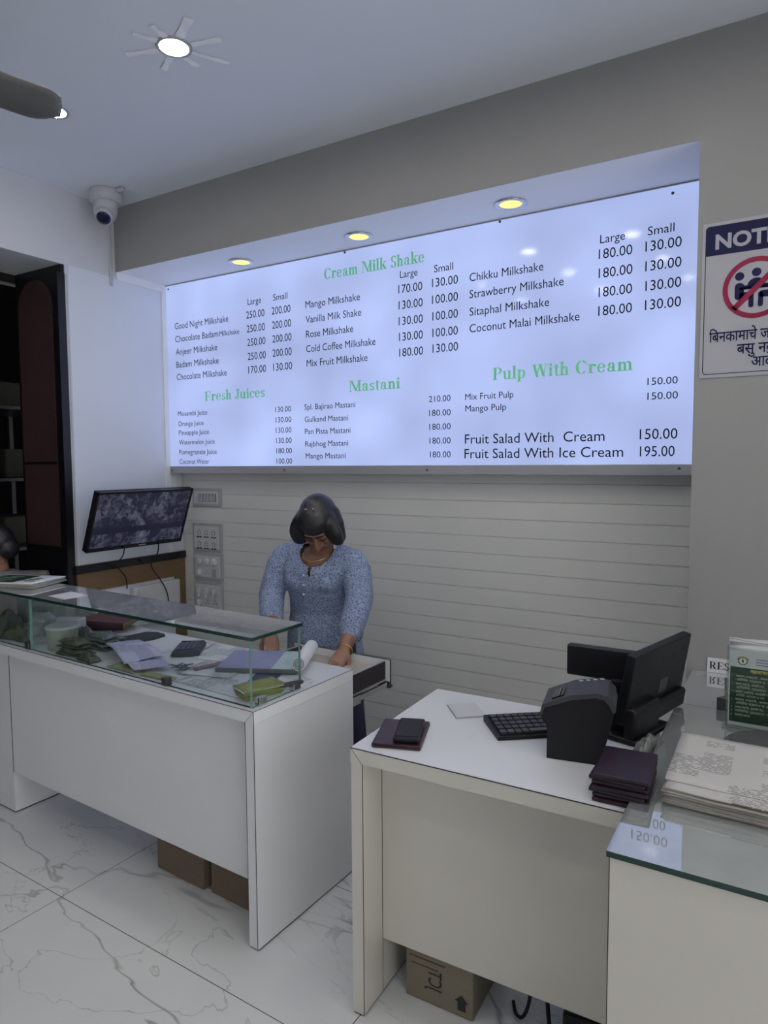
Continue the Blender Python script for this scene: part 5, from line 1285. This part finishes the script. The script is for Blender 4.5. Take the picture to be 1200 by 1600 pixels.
b = MB(); b.tube([tuple(CL2), tuple(CL2 + (Vector(WL) - Vector(CLf)).normalized() * .012)], .0555, 20, cap=False); b.build('cuff', 'kurta', kur, True)
for zz in (1.055, 1.035, .99, .95):
    p = bc + sd * -.012 + Vector((0, 0, zz)); b = MB(); b.ell(p + fd * (.140 if zz < 1.04 else .128), .0045, seg=10, rings=6); b.build('button', 'paper', kur, True)
b = MB()
for (hx, kx, ax) in ((1.275, 1.27, 1.275), (1.435, 1.475, 1.50)):
    b.tube([(hx, -.50, .72), (kx, -.52, .40), (ax, -.49, .10)], [.098, .084, .068], 16)
b.ell((1.355, -.50, .68), (.17, .115, .09))
b.remesh(.009, 3).build('trousers', 'navy_cloth', woman, True)
h = MB()
h.ell((0, .026, .034), (.083, .095, .096), TH_, 28, 18); h.ell((0, .060, -.02), (.074, .060, .075), TH_, 24, 14)
h.ell((0, -.010, .062), (.077, .082, .066), TH_, 24, 14)
hd_ = Vector((cos(FA), sin(FA), 0)); hf_ = Vector((sin(FA), -cos(FA), 0))
for s in (-1, 1):
    h.tube([HC + hd_ * (.036 * s) + hf_ * .030 + Vector((0, 0, .050)), HC + hd_ * (.062 * s) + hf_ * .046 + Vector((0, 0, .012)), HC + hd_ * (.080 * s) + hf_ * .040 + Vector((0, 0, -.032)), HC + hd_ * ((.092 if s > 0 else .084) * s) + hf_ * .018 + Vector((0, 0, -.072))], [(.040, .040), (.034, .044), (.028, .048), (.018, .034)], 16, smooth=2)
    h.tube([HC + hd_ * (.050 * s) + hf_ * -.005 + Vector((0, 0, .045)), HC + hd_ * (.074 * s) + hf_ * .01 + Vector((0, 0, .0)), HC + hd_ * (.084 * s) + hf_ * -.005 + Vector((0, 0, -.055))], [(.038, .05), (.034, .055), (.026, .045)], 14)
for i in range(16):
    a = (i - 7.5) / 7.5
    h.tube([(a * .012, -.062 + .012 * abs(a), .094), (a * .060, -.055, .080 - .012 * abs(a)), (a * .083, -.02, .045), (a * .088, .02, -.01)], [.004, .006, .006, .004], 6, T=TH_, smooth=1)
hm = h.remesh(.0050, 9); hr = hm.build('hair', 'hair', woman, True)
for s in (-1, 1):
    b = MB(); b.ell((s * .016, -.010, .131), (.007, .004, .004), TH_, 10, 6); b.build('hair_pin', 'chrome', hr)
wv = (Vector(HLn) - Vector(WL)).normalized(); wc = Vector(WL) - wv * .004
s1 = wv.cross(Vector((0, 0, 1))).normalized(); s2 = wv.cross(s1)
b = MB(); b.tube([wc + s1 * (.034 * cos(a)) + s2 * (.030 * sin(a)) for a in [2 * pi * j / 28 for j in range(29)]], .0030, 8, cap=False); b.build('bangle', 'bangle', woman, True)
b = MB()
cpts = []
for a in range(-100, 101, 10):
    q = radians(a); cpts.append(Vector((1.414, -.622, 0)) + sd * (.066 * sin(q)) + fd * (.030 + .072 * cos(q) if cos(q) > 0 else .03 + .05 * cos(q)) + Vector((0, 0, 1.132 - .034 * max(0, cos(q)))))
b.tube(cpts, .0008, 6); b.build('necklace', 'bangle', woman)

# ---- seated person cut by the left frame edge
SH = Vector((-.252, .118, -.029))
T2 = Matrix.Translation((-.145, -1.19, 1.115)) @ Matrix.Rotation(radians(-40), 4, 'Z') @ Matrix.Rotation(radians(30), 4, 'X')
b = MB(); head_parts(b, T2); b.tube([(-.15, -1.17, .95), (-.148, -1.185, 1.06)], [.058, .052], 16)
loft(b, [(-.16, -1.15, .45, .16, .11, radians(55)), (-.16, -1.15, .62, .14, .10, radians(55)), (-.155, -1.155, .82, .17, .105, radians(55)), (-.15, -1.16, .94, .15, .085, radians(55)), (-.15, -1.165, .975, .08, .06, radians(55))])
for (sx, sy, ex, ey, wx, wy) in ((-.045, -1.00, .03, -.98, .12, -1.02), (-.25, -1.31, -.16, -1.36, -.03, -1.33)):
    b.tube([(-.15, -1.16, .93), (sx, sy, .92)], [.05, .05], 12); b.tube([(sx, sy, .92), (ex, ey, .70), (wx, wy, .585)], [.046, .040, .028], 12, smooth=1)
    hand(b, frame((wx, wy, .58), (1, -.4, .05), (0, 0, 1)), 1 if sy > -1.2 else -1, (14, 24, 20), .95)
for s in (0, 1):
    b.tube([(-.16 + .07 * s, -1.20 + .10 * s, .46), (.04 + .04 * s, -1.32 + .12 * s, .46), (.05 + .04 * s, -1.30 + .12 * s, .10)], [.075, .055, .040], 12); b.tube([(.05 + .04 * s, -1.30 + .12 * s, .06), (.10 + .03 * s, -1.40 + .12 * s, .03)], [.036, .030], 10)
p2 = b.remesh(.006, 2).build('person', 'skin', None, True); p2.location = SH
tag(p2, 'seated person in a grey shirt cut off by the left edge of the photo', 'person')
face_parts(T2, p2)
b = MB(); loft(b, [(-.16, -1.15, .44, .175, .125, radians(55)), (-.16, -1.15, .62, .155, .115, radians(55)), (-.155, -1.155, .82, .185, .12, radians(55)), (-.15, -1.16, .945, .165, .10, radians(55)), (-.15, -1.165, .995, .075, .070, radians(55))])
for (sx, sy, ex, ey) in ((-.045, -1.00, .03, -.98), (-.25, -1.31, -.16, -1.36)):
    b.tube([(-.15, -1.16, .93), (sx, sy, .925), (ex + (sx - ex) * .35, ey + (sy - ey) * .35, .775)], [.062, .064, .058], 14)
b.remesh(.009, 2).build('shirt', 'grey_cloth', p2, True)
b = MB(); b.ell((0, .024, .030), (.081, .094, .094), T2, 24, 16); b.ell((0, .05, -.03), (.070, .06, .06), T2)
b.remesh(.006, 2).build('hair', 'hair', p2, True)
ch = thing('stool', 'plain dark stool under the seated person at the left edge', 'stool', (-.50, -1.037, 0))
for lx in (-.15, .15):
    for ly in (-.14, .14):
        q = MB(); q.box(lx - .018, lx + .018, ly - .018, ly + .018, 0, .330); q.build('leg', 'steel_dark', ch)
q = MB(); q.rbox(-.18, .18, -.17, .17, .330, .350, .006); q.build('seat', 'steel_dark', ch)
